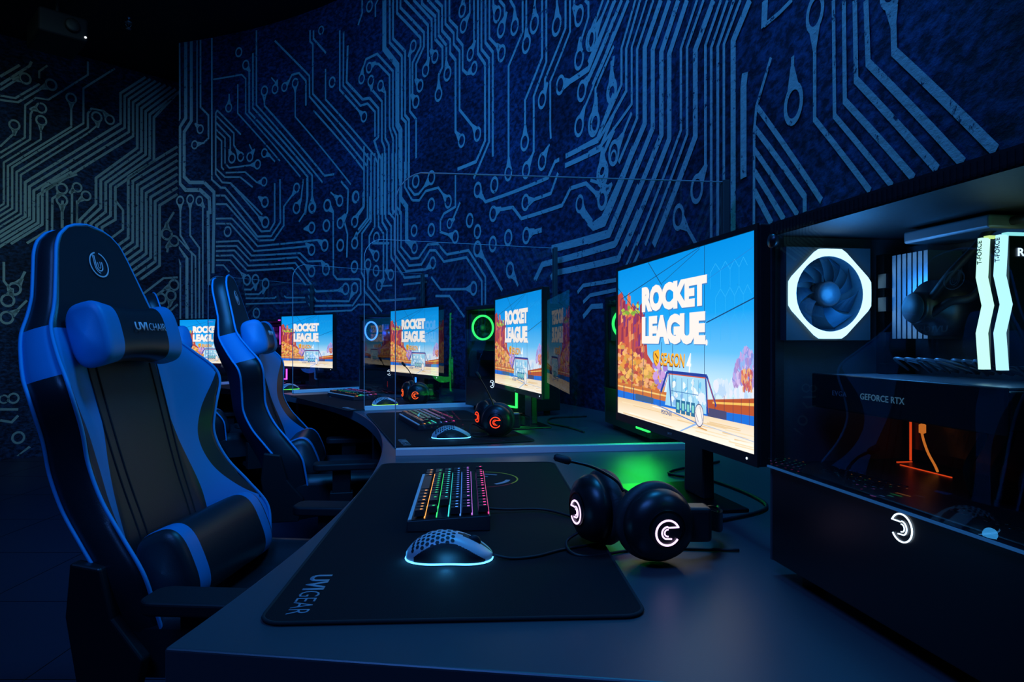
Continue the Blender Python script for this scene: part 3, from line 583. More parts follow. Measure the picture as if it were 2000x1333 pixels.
def build_monitor(label):
    # local: x = away from the player, y = along the desk; screen centre above origin; the screen faces -x
    t = thing('gaming_monitor', label, 'monitor', group='gaming monitors with the game title on screen')
    zc = (.137)+SH/2 - .0 ; b = .009
    bm = BM(); box(bm, .0, .022, -SW/2-b, SW/2+b, zc-SH/2-.018, zc+SH/2+b); box(bm, .022, .04, -.2, .2, zc-.12, zc+.12); obj('housing', bm, M['black'], t, bevel=.003)
    o = obj('screen', screen_mesh(), M['screen'], t); frame(o, (-.0012, 0, zc), (0, -1, 0), (0, 0, 1))
    bm = BM()   # raised bezel
    for q in ((-SW/2-b, -SW/2, -SH/2-.018, SH/2+b), (SW/2, SW/2+b, -SH/2-.018, SH/2+b), (-SW/2, SW/2, SH/2, SH/2+b), (-SW/2, SW/2, -SH/2-.018, -SH/2)): box(bm, -.0035, 0, q[0], q[1], zc+q[2], zc+q[3])
    obj('bezel', bm, M['black'], t)
    bm = text_fit('MSI', .018, .005, .02, .0003); o = obj('brand_mark', bm, M['steel'], t); frame(o, (-.004, 0, zc-SH/2-.010), (0, -1, 0), (0, 0, 1))
    bm = BM(); prism(bm, [(-.042, .007), (.042, .007), (.036, .17), (-.036, .17)], 'x', .045, .068)
    box(bm, .038, .07, -.035, .035, .17, .24); obj('stand_neck', bm, M['black'], t, bevel=.003)
    bm = BM(); prism(bm, [(-.072, -.12), (.095, -.12), (.095, .12), (-.072, .12)], 'z', .0, .007)
    obj('stand_foot', bm, M['metal'], t, bevel=.003)
    bm = BM(); lathe(bm, [(0, 0), (.0022, 0), (.0018, -.0012), (0, -.0012)], 10, 'x', (-.003, -SW/2+.02, zc-SH/2-.009)); obj('power_light', bm, M['ledwhite'], t)
    return t
def copy_tree(o, parent=None, label=None):
    c = o.copy(); C.objects.link(c)
    if parent: c.parent = parent
    if label: c['label'] = label
    for ch in list(o.children): copy_tree(ch, c)
    return c
MON = [((.31, 1.283), 10.7, 'nearest and largest monitor showing the game title, right of the headset'),
       ((.0155, 2.407), 16, 'second monitor from the front, just behind the first clear divider'),
       ((-.515, 3.45), 33, 'third monitor from the front, behind the second clear divider'),
       ((-1.343, 4.315), 49.6, 'fourth monitor, small and bright, beside the purple-lit tower'),
       ((-2.36, 5.10), 64, 'farthest monitor, mostly hidden behind the second blue chair')]
m0 = None
for (x, y), a, lab in MON:
    if m0 is None: m0 = o = build_monitor(lab)
    else: o = copy_tree(m0, label=lab)
    o.location = (x, y, DESK); o.rotation_euler = (0, 0, R(a))

# ---------------------------------------------------------------- gaming computers
def swirl(bm, r, wd, h=.001, flip=1, n=26, mi=0):   # open ring with a second hooked arc inside
    stroke(bm, [(flip*r*math.cos(a), r*math.sin(a)) for a in [R(28)+R(300)*k/n for k in range(n+1)]], wd, 0, h, mi)
    stroke(bm, [(flip*(r*.98), r*.42), (flip*r*.1, r*.42)] + [(flip*r*.5*math.cos(a), r*.5*math.sin(a)) for a in [R(95)+R(150)*k/12 for k in range(13)]] + [(flip*r*.35, -r*.5)], wd*.8, 0, h, mi)
    stroke(bm, [(flip*r*.28*math.cos(a), r*.28*math.sin(a)) for a in [R(80)+R(200)*k/10 for k in range(11)]], wd*.7, 0, h, mi)
def build_pc(label, loc, yaw, ring, strip, detail, light, power):
    # local: x = away from the player, y = 0 at the rear, negative towards the front; side glass in the plane x = 0
    t = thing('gaming_computer', label, 'computer', (loc[0], loc[1], DESK), R(yaw), 'gaming computer towers with glass sides')
    W, L, H, SHR = .21, .43, .462, .148; f = .012
    bm = BM()
    box(bm, f, W, -L, 0, H-.018, H); box(bm, 0, f, -L, 0, H-.018, H)
    box(bm, W-.006, W, -L, 0, .02, H-.018)
    box(bm, 0, f, -.012, -.004, SHR, H-.018)
    box(bm, 0, W-.006, -L, -L+.035, .02, H-.018)
    if detail:      # slotted roof edge
        for k in range(60): box(bm, -.0012, 0, -L+.008+k*.007, -L+.0112+k*.007, H-.016, H-.003)
    obj('case_frame', bm, M['matte'], t, bevel=0 if detail else .003)
    bm = BM(); box(bm, .0, W-.006, -L+.035, -.004, .02, SHR); obj('power_supply_shroud', bm, M['black'], t, bevel=.002)
    bm = BM()
    for k in range(5):
        for j in range(12): lathe(bm, [(0, 0), (.0026, 0), (.0026, .0004), (0, .0004)], 6, 'z', (.03+.009*k, -.06-.009*j, SHR))
    if detail:
        obj('vent_grille', bm, M['metal'], t); bm = BM()
        for k in range(2):
            for j in range(9): lathe(bm, [(0, 0), (.0026, 0), (.0026, .0004), (0, .0004)], 6, 'z', (.03+.009*k, -.26-.012*j, SHR))
        obj('vent_grille', bm, M['metal'], t)
    else: bm.free()
    bm = BM(); box(bm, -.004, -.0005, -L+.03, -.002, SHR-.004, H-.014); obj('glass_panel', bm, M['caseglass'], t)
    bm = BM(); box(bm, -.006, -.004, -L+.03, -.002, SHR-.006, SHR-.0035); obj('glass_trim', bm, M['trim_reflection'] if detail else M['black'], t)  # nearest tower: faint glow on the trim stands in for a blue reflection
    for x in (.03, W-.04):
        for y in (-L+.04, -.05): bm = BM(); lathe(bm, [(0, 0), (.014, 0), (.014, .02), (0, .02)], 16, 'z', (x, y, 0)); obj('foot', bm, M['matte'], t)
    if detail:
        for (y, z) in ((-L+.045, H-.026), (-.018, H-.026)):
            bm = BM(); lathe(bm, [(0, 0), (.008, 0), (.009, -.006), (0, -.008)], 16, 'x', (-.004, y, z)); obj('thumbscrew', bm, M['black'], t)
    bm = BM(); box(bm, .0, W-.006, -.004, 0, .02, H-.018); obj('rear_panel', bm, M['panel'], t)
    # rear fan with glowing ring
    fx, fz, fr = (.067 if detail else .075), .368, .058
    fan = None
    bm = BM(); n = 48; rows = []
    for k in range(n):
        a = 2*math.pi*k/n; c, s = math.cos(a), math.sin(a)
        m_ = max(abs(c), abs(s), (abs(c)+abs(s))/1.30); ro = fr/m_ if detail else fr*1.0; ro = min(ro, fr*1.03)
        ri = fr*.845
        rows.append([bm.verts.new((fx+r*c, y, fz+r*s)) for r, y in ((ri, -.026), (ro, -.026), (ro, -.03), (ri, -.03))])
    for k in range(n):
        for j in range(4): bm.faces.new((rows[k][j], rows[k][(j+1) % 4], rows[(k+1) % n][(j+1) % 4], rows[(k+1) % n][j]))
    fan = obj('fan_frame', BMfan(fx, fz, fr), M['panel'], t)
    obj('light_ring', bm, ring, fan)
    bm = BM()
    for k in range(9):
        a = 2*math.pi*k/9; P = []
        for i in range(7):
            r = .014+.034*i/6; tw = .5*i/6
            for e, yy in ((-.26, -.008), (.3, -.02)): P.append(bm.verts.new((fx+r*math.cos(a+tw+e*(.6+.5*i/6)), yy, fz+r*math.sin(a+tw+e*(.6+.5*i/6)))))
        for i in range(6):
            f1 = bm.faces.new((P[2*i], P[2*i+1], P[2*i+3], P[2*i+2])); f1.smooth = True
    g = bmesh.ops.solidify(bm, geom=bm.faces[:], thickness=.0012)
    obj('fan_blades', bm, M['smoke'], fan)
    bm = BM(); lathe(bm, [(0, -.03), (.0135, -.03), (.0165, -.026), (.0165, -.008), (0, -.008)], 28, 'y', (fx, 0, fz)); hb = obj('fan_hub', bm, M['pcb'], fan)
    # inside
    bm = BM(); box(bm, .186, .19, -.33, -.02, .165, H-.03); mb = obj('motherboard', bm, M['pcb'], t)
    bm = BM(); box(bm, .05, .172, -.30, -.02, .226, .262); box(bm, .046, .05, -.30, -.02, .222, .266); gp = obj('graphics_card', bm, M['black'], t, bevel=.002)
    if detail:
        bm = text_fit('EVGA', .026, .006, .0, .0003, 1.1); o = obj('lettering', bm, M['print'], gp); frame(o, (.0455, -.076, .243), (0, -1, 0), (0, 0, 1))
        bm = text_fit('GEFORCE RTX', .068, .0072, .01, .0003, 1.05); o = obj('lettering', bm, emit('card_lettering', (.1, .3, .5), .35), gp); frame(o, (.0455, -.147, .243), (0, -1, 0), (0, 0, 1))
        bm = BM(); box(bm, .05, .17, -.29, -.03, .2625, .2645); obj('backplate', bm, M['fin'], gp)
        bm = BM()
        for k in range(7): box(bm, .135+.0, .182, -.055-.0085*k-.006, -.055-.0085*k, .31, .415)
        obj('heatsink', bm, M['fin'], mb)
        bm = BM(); box(bm, .125, .185, -.205, -.085, .425, .44); obj('heatsink', bm, M['fin'], mb, bevel=.003)
        bm = BM(); box(bm, .14, .185, -.035, -.02, .24, .42)
        for z in (.26, .30, .345, .375): box(bm, .13, .15, -.05, -.036, z, z+.018)
        obj('port_cover', bm, M['metal'], mb)
        bm = BM(); lathe(bm, [(0, .10), (.017, .10), (.019, .104), (.019, .118), (.032, .122), (.034, .185), (0, .185)], 36, 'x', (0, -.13, .345)); cp = obj('cpu_cooler', bm, M['black'], t)
        bm = BM(); lathe(bm, [(0, .099), (.0165, .099), (.0165, .1005), (0, .1005)], 32, 'x', (0, -.13, .345)); obj('cooler_cap', bm, M['panel'], cp)
        for s in (0, 1):
            bm = BM(); tube(bm, spline([(.112, -.14, .352-.016*s), (.115, -.165, .38-.03*s), (.13, -.18, .405-.05*s), (.15, -.19, .43-.05*s), (.155, -.26, .434-.03*s), (.15, -.385, .43-.03*s)], 8), .0045, 10); obj('cooling_hose', bm, M['matte'], cp)
        for k, (y, c) in enumerate(((-.2165, (.6, .85, .25)), (-.237, (.3, .85, .8)))):
            bm = BM(); prism(bm, [(y-.003, .282), (y+.003, .282), (y+.003, .412), (y-.003, .412)], 'x', .112, .184); rs = obj('memory_stick', bm, M['black'], t)
            zz = [(0, .412), (.0025, .372), (-.0045, .343), (.0025, .315), (-.0005, .278)]; bm = BM()
            prism(bm, [(y+a+.0024, z) for a, z in zz]+[(y+a-.0024, z) for a, z in zz[::-1]], 'x', .102, .112)
            obj('light_bar', bm, emit('memory_light_bar', (.45, .9, 1) if k else (.55, 1, .75), 1.8), rs)
            bm = BM(); box(bm, .11, .17, y-.0035, y+.0035, .411, .4145); obj('light_bar_top', bm, emit('memory_top_light', c, 1.5), rs)
            bm = text_fit('T-FORCE', .024, .0055, .01, .0003); o = obj('lettering', bm, M['black'], rs); frame(o, (.1015, y, .397), (0, 0, 1), (0, 1, 0))
            bm = text_fit('R', .008, .008, .02, .0003); o = obj('lettering', bm, M['ledwhite'], rs); frame(o, (.125, y-.0038, .395), (1, 0, 0), (0, 0, 1))
        bm = BM(); box(bm, .180, .182, -.033, -.031, SHR+.002, .30); box(bm, .150, .1515, -.13, -.05, SHR, SHR+.001); box(bm, .16, .182, -.034, -.032, SHR, SHR+.001)
        obj('orange_light_strip', bm, M['orange'], t)
        bm = BM(); tube(bm, spline([(.165, -.07, .205), (.163, -.072, .19), (.165, -.078, .17), (.16, -.095, .156), (.15, -.11, .152)], 5), .0016, 6); lathe(bm, [(0, 0), (.004, .002), (.004, .012), (0, .014)], 10, 'z', (.165, -.07, .19)); obj('amber_cable_light', bm, M['amber'], t)
        for i in range(4):
            bm = BM(); y = -.19-.03*i; tube(bm, spline([(.14, y, .224), (.10, y-.03, .205), (.08, y-.035, .18), (.1, y-.02, .15)], 7), .004, 8); obj('power_cable', bm, M['matte'], t)
        rnd = random.Random(3)
        for i in range(14):
            bm = BM(); y = -.05-.016*i; x0 = .16+.01*rnd.random(); tube(bm, spline([(x0, y, .268+.004*rnd.random()), (x0-.03, y-.012, .285), (x0-.02, y-.03, .282), (x0+.01, y-.05, .27)], 5), .0018, 6); obj('thin_cable', bm, M['fin'], mb)
    else:
        for k in range(2):
            y = -.2195-.02*k; bm = BM(); box(bm, .104, .184, y-.005, y+.005, .282, .412); obj('memory_stick', bm, strip, t)
        bm = BM(); lathe(bm, [(0, .10), (.03, .10), (.034, .12), (.034, .185), (0, .185)], 24, 'x', (0, -.12, .345)); obj('cpu_cooler', bm, M['fin'], t)
        bm = BM()
        for k in range(6): box(bm, .14, .182, -.06-.009*k, -.054-.009*k, .31, .41)
        obj('heatsink', bm, M['fin'], t)
    # corner light strip: top, front edge and bottom of the glass side
    bm = BM(); x0 = -.0085
    box(bm, x0, -.0005, -L+.002, -L+.008, .042, H-.008); box(bm, x0, -.0005, -L+.002, -L+.10, .040, .046); box(bm, x0, -.0005, -L+.002, -L+.09, H-.012, H-.006)
    if not detail: obj('corner_light_strip', bm, strip, t)
    else: bm.free()
    bm = BM(); swirl(bm, .0135 if detail else .016, .0014, .0008, -1); o = obj('logo', bm, M['ledwhite'], t); frame(o, (-.0006, -.232, .1255), (0, -1, 0), (0, 0, 1))
    point('case_light', (fx, -.055, .368), power, light, .03, t)
    if detail: point('case_light', (.09, -.24, .33), power*.22, (.02, .35, .8), .03, t); point('case_light', (.08, -.38, .43), power*.10, (.05, 1, .1), .02, t)
    return t
def BMfan(fx, fz, fr):
    bm = BM(); n = 32; q = fr*1.035; rows = []
    for k in range(n):
        a = 2*math.pi*k/n; c, s = math.cos(a), math.sin(a); m_ = max(abs(c), abs(s)); ro = q/m_; ri = fr*.84
        rows.append([bm.verts.new((fx+r*c, y, fz+r*s)) for r, y in ((ri, -.005), (ro, -.005), (ro, -.0255), (ri, -.0255))])
    for k in range(n):
        for j in range(4): bm.faces.new((rows[k][j], rows[k][(j+1) % 4], rows[(k+1) % n][(j+1) % 4], rows[(k+1) % n][j]))
    return bm
build_pc('big black computer tower at the right edge with an octagonal white-blue glowing fan', (.34, .87), 9.6, M['ring_cyan'], M['led_blue'], True, (.03, .34, 1), .75)
PCB = build_pc('computer tower with a green fan ring peeking out behind the nearest monitor', (.33, 2.35), 10, M['ring_green'], M['led_green'], False, (.04, 1, .15), .12)
PCC = build_pc('computer tower with a full green fan ring, left of the second monitor', (-.21, 2.985), 33, M['ring_green'], M['led_green'], False, (.04, 1, .15), .15)
PCD = build_pc('computer tower with a blue fan ring, left of the third monitor', (-.905, 3.915), 60, M['ring_blue'], M['led_blue'], False, (.03, .12, 1), .25)
PCE = build_pc('purple-lit computer tower left of the fourth monitor, beside the second chair', (-1.92, 4.81), 58, M['ring_purple'], M['led_purple'], False, (.45, .06, 1), .5)
for pc, c, p in ((PCB, (.02, 1, .08), 1.3), (PCC, (.03, 1, .12), .35), (PCD, (.02, .15, 1), .5), (PCE, (.6, .05, 1), .5)):
    point('strip_glow', (-.04, -.44, .15), p, c, .07, pc)
# ---------------------------------------------------------------- mouse pads
def build_pad(label):
    t = thing('mouse_pad', label, 'mouse pad', group='long black mouse pads on the desk')
    hw, hl, r = .212, .463, .025; P = []
    for cx, cy, a in ((hw-r, hl-r, 0), (-hw+r, hl-r, 90), (-hw+r, -hl+r, 180), (hw-r, -hl+r, 270)):
        P += [(cx+r*math.cos(R(a+k*15)), cy+r*math.sin(R(a+k*15))) for k in range(7)]
    bm = BM(); prism(bm, P, 'z', 0, .0038); obj('cloth', bm, M['pad'], t)
    bm = BM(); tube(bm, [(x, y, .0027) for x, y in P], .0024, 6, True); obj('stitched_edge', bm, M['padedge'], t)
    # printed name near the player's right hand corner, reading towards the near end
    bm = text_fit('UVI', .052, .026, .03, .0003); o = obj('lettering', bm, M['print'], t); frame(o, (-.176, -.345, .0039), (0, -1, 0), (1, 0, 0))
    bm = text_fit('GEAR', .068, .024, -.008, .0003); o = obj('lettering', bm, M['print'], t); frame(o, (-.176, -.409, .0039), (0, -1, 0), (1, 0, 0))
    # round emblem
    lg = BM(); n = 40
    for k in range(n):
        a, b = 2*math.pi*k/n, 2*math.pi*(k+1)/n; d = math.degrees(a)
        stroke(lg, [(.08*math.cos(a), .08*math.sin(a)), (.08*math.cos(b), .08*math.sin(b))], .0032, 0, .0003, 1 if 180 < d < 320 else (2 if d > 320 or d < 100 else 0))
    stroke(lg, [(.06*math.cos(a), .06*math.sin(a)) for a in [R(-60)+R(50)*k/8 for k in range(9)]], .010, 0, .0003)
    stroke(lg, [(.055*math.cos(a), .055*math.sin(a)) for a in [R(50)+R(180)*k/12 for k in range(13)]], .006, 0, .0003)
    stroke(lg, [(.03*math.cos(a), .03*math.sin(a)) for a in [R(60)+R(180)*k/12 for k in range(13)]], .005, 0, .0003)
    o = obj('emblem', lg, [M['print'], M['printr'], M['printy']], t); o.location = (.03, .265, .0039)
    return t
PADS = [((-.085, 1.183), 2.8, 'nearest long black mouse pad with grey lettering at its near left corner'),
        ((-.268, 2.39), 17.5, 'second black mouse pad, behind the nearest clear divider'),
        ((-.795, 3.385), 33.5, 'third black mouse pad, behind the second clear divider'),
        ((-1.62, 4.32), 50, 'fourth black mouse pad under the green-lit mouse'),
        ((-2.62, 4.93), 66, 'farthest black mouse pad, in front of the farthest monitor')]
p0 = None
for (x, y), a, lab in PADS:
    if p0 is None: p0 = o = build_pad(lab)
    else: o = copy_tree(p0, label=lab)
    o.location = (x, y, DESK); o.rotation_euler = (0, 0, R(a))
PZ = DESK+.004

# ---------------------------------------------------------------- keyboards
U = .0190
def key_layout():
    rows = []   # (row from the player's side, x units, width)
    def run(y, start, ws, r):
        x = start
        for w_ in ws:
            if w_ > 0: rows.append((y, x, w_, r)); x += w_
            else: x -= w_
    run(0, 0, [1.25, 1.25, 1.25, 6.25, 1.25, 1.25, 1.25, 1.25, -.25, 1, 1, 1], 0)
    run(1, 0, [2.25]+[1]*10+[2.75, -1.25, 1], 1)
    run(2, 0, [1.75]+[1]*11+[2.25], 2)
    run(3, 0, [1.5]+[1]*12+[1.5, -.25, 1, 1, 1], 3)
    run(4, 0, [1]*13+[2, -.25, 1, 1, 1], 4)
    run(5.4, 0, [1, -1]+[1]*4+[-.5]+[1]*4+[-.5]+[1]*4+[-.25, 1, 1, 1], 5)
    return rows
KEYMESH = {}
def keycap_mesh(w_, r):
    k = (w_, r)
    if k in KEYMESH: return KEYMESH[k]
    bm = BM(); a = U*w_/2-.0009; b = U/2-.0009; h = .0095; ins = .0022
    lo = [bm.verts.new((x, y, 0)) for x, y in ((-b, -a), (b, -a), (b, a), (-b, a))]
    hi = [bm.verts.new((x, y, h)) for x, y in ((-b+ins, -a+ins), (b-ins*.6, -a+ins), (b-ins*.6, a-ins), (-b+ins, a-ins))]
    bm.faces.new(lo[::-1]); bm.faces.new(hi)
    for i in range(4): bm.faces.new((lo[i], lo[(i+1) % 4], hi[(i+1) % 4], hi[i]))
    # glowing legend
    if w_ < 3:
        q = [bm.verts.new(v) for v in ((.001, -.0024, h+.0002), (.0050, -.0024, h+.0002), (.0050, .0016, h+.0002), (.001, .0016, h+.0002))]; bm.faces.new(q).material_index = 1
    bm.normal_update(); me = bpy.data.meshes.new('keycap'); bm.to_mesh(me); bm.free()
    me.materials.append(M['keycap']); me.materials.append(M['rowcol'][r]); KEYMESH[k] = me; return me
def build_keyboard(label, loc, yaw, full, cable=None):
    # local: -x = player's side, -y = player's right
    t = thing('keyboard', label, 'keyboard', (loc[0], loc[1], PZ), R(yaw), 'backlit black keyboards')
    hw, hl = .066, .182
    bm = BM(); prism(bm, [(-hw, 0), (hw, 0), (hw, .024), (-hw, .017)], 'y', -hl, hl); obj('case', bm, M['kbcase'], t, bevel=.0015)
    zt = lambda x: .0172+(x+hw)/(2*hw)*.007
    bm = BM(); prism(bm, [(-hw+.002, zt(-hw)-.001), (hw-.002, zt(hw)-.001), (hw-.002, zt(hw)+.0012), (-hw+.002, zt(-hw)+.0012)], 'y', -hl+.002, hl-.002); obj('top_plate', bm, M['metal'], t)
    bm = BM(); prism(bm, [(-hw+.001, zt(-hw)), (-hw+.0065, zt(-hw)), (-hw+.0065, zt(-hw)+.003), (-hw+.001, zt(-hw)+.002)], 'y', -hl+.002, hl-.002); obj('front_trim', bm, M['rail'], t)
    rows = key_layout(); x0 = -hw+.009; y0 = hl-.006
    for i, c in ((0, 0), (1, 1), (2, 2), (3, 3), (4, 4), (5.4, 5)):    # light leaking between the rows
        x = x0+U*(i+1)-.0012; bm = BM(); box(bm, x-.0009, x+.0009, -hl+.008, hl-.008, zt(x)+.0012, zt(x)+.0022); obj('row_backlight', bm, M['rowcol'][c], t)
    if full:
        for (ry, kx, w_, r) in rows:
            o = bpy.data.objects.new('keycap', keycap_mesh(w_, r)); C.objects.link(o); o.parent = t
            x = x0+U*(ry+.5); o.location = (x, y0-U*(kx+w_/2), zt(x)+.0035); o.rotation_euler = (0, R(-3), 0)
    else:
        bm = BM()
        for (ry, kx, w_, r) in rows:
            x = x0+U*(ry+.5); y = y0-U*(kx+w_/2); z = zt(x)+.0035; a = U*w_/2-.001
            box(bm, x-.0082, x+.0082, y-a, y+a, z, z+.009); box(bm, x+.001, x+.005, y-.002, y+.002, z+.009, z+.0092, 1+r)
        obj('keycaps', bm, [M['keycap']]+M['rowcol'], t)
    if cable:
        bm = BM(); inv = t.matrix_basis.inverted(); tube(bm, [inv @ Vector(p) for p in spline([Vector(q) for q in cable], 10)], .0022, 8); obj('cable', bm, M['matte'], t)
    return t
build_keyboard('nearest keyboard with rainbow lit keys, behind the white mouse', (-.113, 1.232), 4, True, [(-.055, 1.16, PZ+.010), (-.01, 1.165, PZ+.006), (.06, 1.17, PZ+.004), (.13, 1.10, PZ+.002), (.20, 1.06, PZ+.0)])
build_keyboard('second keyboard seen through the nearest divider, beside the blue-lit mouse', (-.318, 2.43), 20, True, [(-.24, 2.46, PZ+.008), (-.16, 2.49, PZ+.004), (-.02, 2.52, PZ+.002)])
build_keyboard('third keyboard with blue backlight, behind the second divider', (-.86, 3.55), 36, False)
build_keyboard('farthest keyboard, dark, in front of the fourth monitor', (-1.62, 4.30), 50, False)

# ---------------------------------------------------------------- mice
def build_mouse(label, loc, yaw, glow, lightcol, power, cable=None):
    # local: +x = front buttons, y = side
    t = thing('gaming_mouse', label, 'mouse', (loc[0], loc[1], PZ), R(yaw), 'white honeycomb mice with glowing rims')
    Lh = .060
    def hgt(x):  # hump profile
        u = (x+Lh)/(2*Lh); return .003+.036*(max(0, math.sin(math.pi*min(1, u**.85*.93+.035)))**.75)
    def halfw(x):
        u = (x+Lh)/(2*Lh); return .031*(max(0, 1-abs(2*u-1)**3.2))**.5*(1-.10*math.exp(-((u-.55)/.2)**2))+.0015
    nx, ny = 150, 90; V = []; bm = BM(); hole = bm
    for i in range(nx+1):
        x = -Lh+2*Lh*i/nx; w_ = halfw(x); h = hgt(x); row = []
        for j in range(ny+1):
            a = math.pi*j/ny; cy = -math.cos(a); sz = math.sin(a)
            row.append(bm.verts.new((x, w_*(abs(cy)**.8)*(1 if cy > 0 else -1), .003+(h-.003)*(sz**.62))))
        V.append(row)
    for i in range(nx):
        for j in range(ny):
            f = bm.faces.new((V[i][j], V[i+1][j], V[i+1][j+1], V[i][j+1])); f.smooth = True
            c = f.calc_center_median(); u = (c.x+Lh)/(2*Lh); sd = abs(j-ny/2)/(ny/2)
            # dark side wings, open honeycomb and split between the buttons
            arch = .92-.34*math.sin(math.pi*min(1, max(0, (u-.12)/.80)))**.8
            if .12 < u < .93 and sd > max(arch, .52): f.material_index = 1
            elif u > .60 and sd < .055: f.material_index = 1
            elif .66 < u < .86 and sd < .12: f.material_index = 1
    obj('shell', bm, [M['shellw'], M['hole']], t, smooth=True)
    # honeycomb holes as small dark hexagon insets on the palm
    bm = BM(); sp = .0078
    for i in range(-7, 3):
        for j in range(-4, 5):
            x = i*sp*.87+.0; a = math.pi/2+j*.29+(.145 if i % 2 else 0)
            u = (x+Lh)/(2*Lh)
            if not (.1 < u < .60) or abs(a-math.pi/2) > 1.02+.0*u: continue
            w_, h = halfw(x), hgt(x)
            def P(xx, aa): 
                ww, hh = halfw(xx), hgt(xx); cy = -math.cos(aa); return Vector((xx, ww*(abs(cy)**.8)*(1 if cy > 0 else -1), .003+(hh-.003)*(max(0, math.sin(aa))**.62)))
            c = P(x, a); tx = (P(x+.001, a)-P(x-.001, a)).normalized(); ty = (P(x, a+.02)-P(x, a-.02)).normalized(); n = tx.cross(ty).normalized()
            if n.z < 0: n = -n
            bm.faces.new([bm.verts.new(c+n*.0004+(tx*math.cos(R(60*k))+ty*math.sin(R(60*k)))*.0029) for k in range(6)])
    obj('honeycomb_holes', bm, M['hole'], t)
    bm = BM(); P = []
    for i in range(40): x = -Lh*math.cos(math.pi*i/39); P.append((x, halfw(x)+.0005, .0028))
    P += [(x, -y, z) for x, y, z in P[::-1]]
    tube(bm, P[:-1], .0013, 6, True); obj('light_rim', bm, glow, t)
    bm = BM(); lathe(bm, [(0, -.003), (.009, -.003), (.010, 0), (.009, .003), (0, .003)], 20, 'y', (.034, 0, .024)); obj('scroll_wheel', bm, M['matte'], t)
    if power: 
        point('rim_glow', (0, -.042, .006), power, lightcol, .01, t)
        point('rim_glow', (-.058, 0, .006), power*.5, lightcol, .01, t)
    if cable:
        bm = BM(); inv = t.matrix_basis.inverted(); tube(bm, [inv @ Vector(p) for p in spline([Vector(q) for q in cable], 10)], .0021, 8); obj('cable', bm, M['matte'], t)
    return t
build_mouse('nearest white mouse with a bright blue glowing rim, in front of the rainbow keyboard', (-.087, .918), -1, M['under_blue'], (.05, .42, 1), .045, [(-.027, .918, PZ+.006), (.0, .915, PZ+.002), (.035, .925, PZ+.002), (.075, .955, PZ+.002), (.13, .985, PZ+.001)])
build_mouse('second white mouse with a pale blue rim, behind the nearest divider', (-.19, 2.065), 8, M['under_blue'], (.08, .42, 1), .012, [(-.13, 2.073, PZ+.006), (-.10, 2.09, PZ+.002), (-.02, 2.12, PZ+.001)])
build_mouse('third mouse with a lime and amber rim, behind the second divider', (-.60, 3.125), 22, M['under_mix'], (.35, .9, .05), .01)
build_mouse('farthest mouse with a green rim, in front of the fourth monitor', (-1.39, 4.13), 40, M['under_green'], (.1, 1, .1), .01)

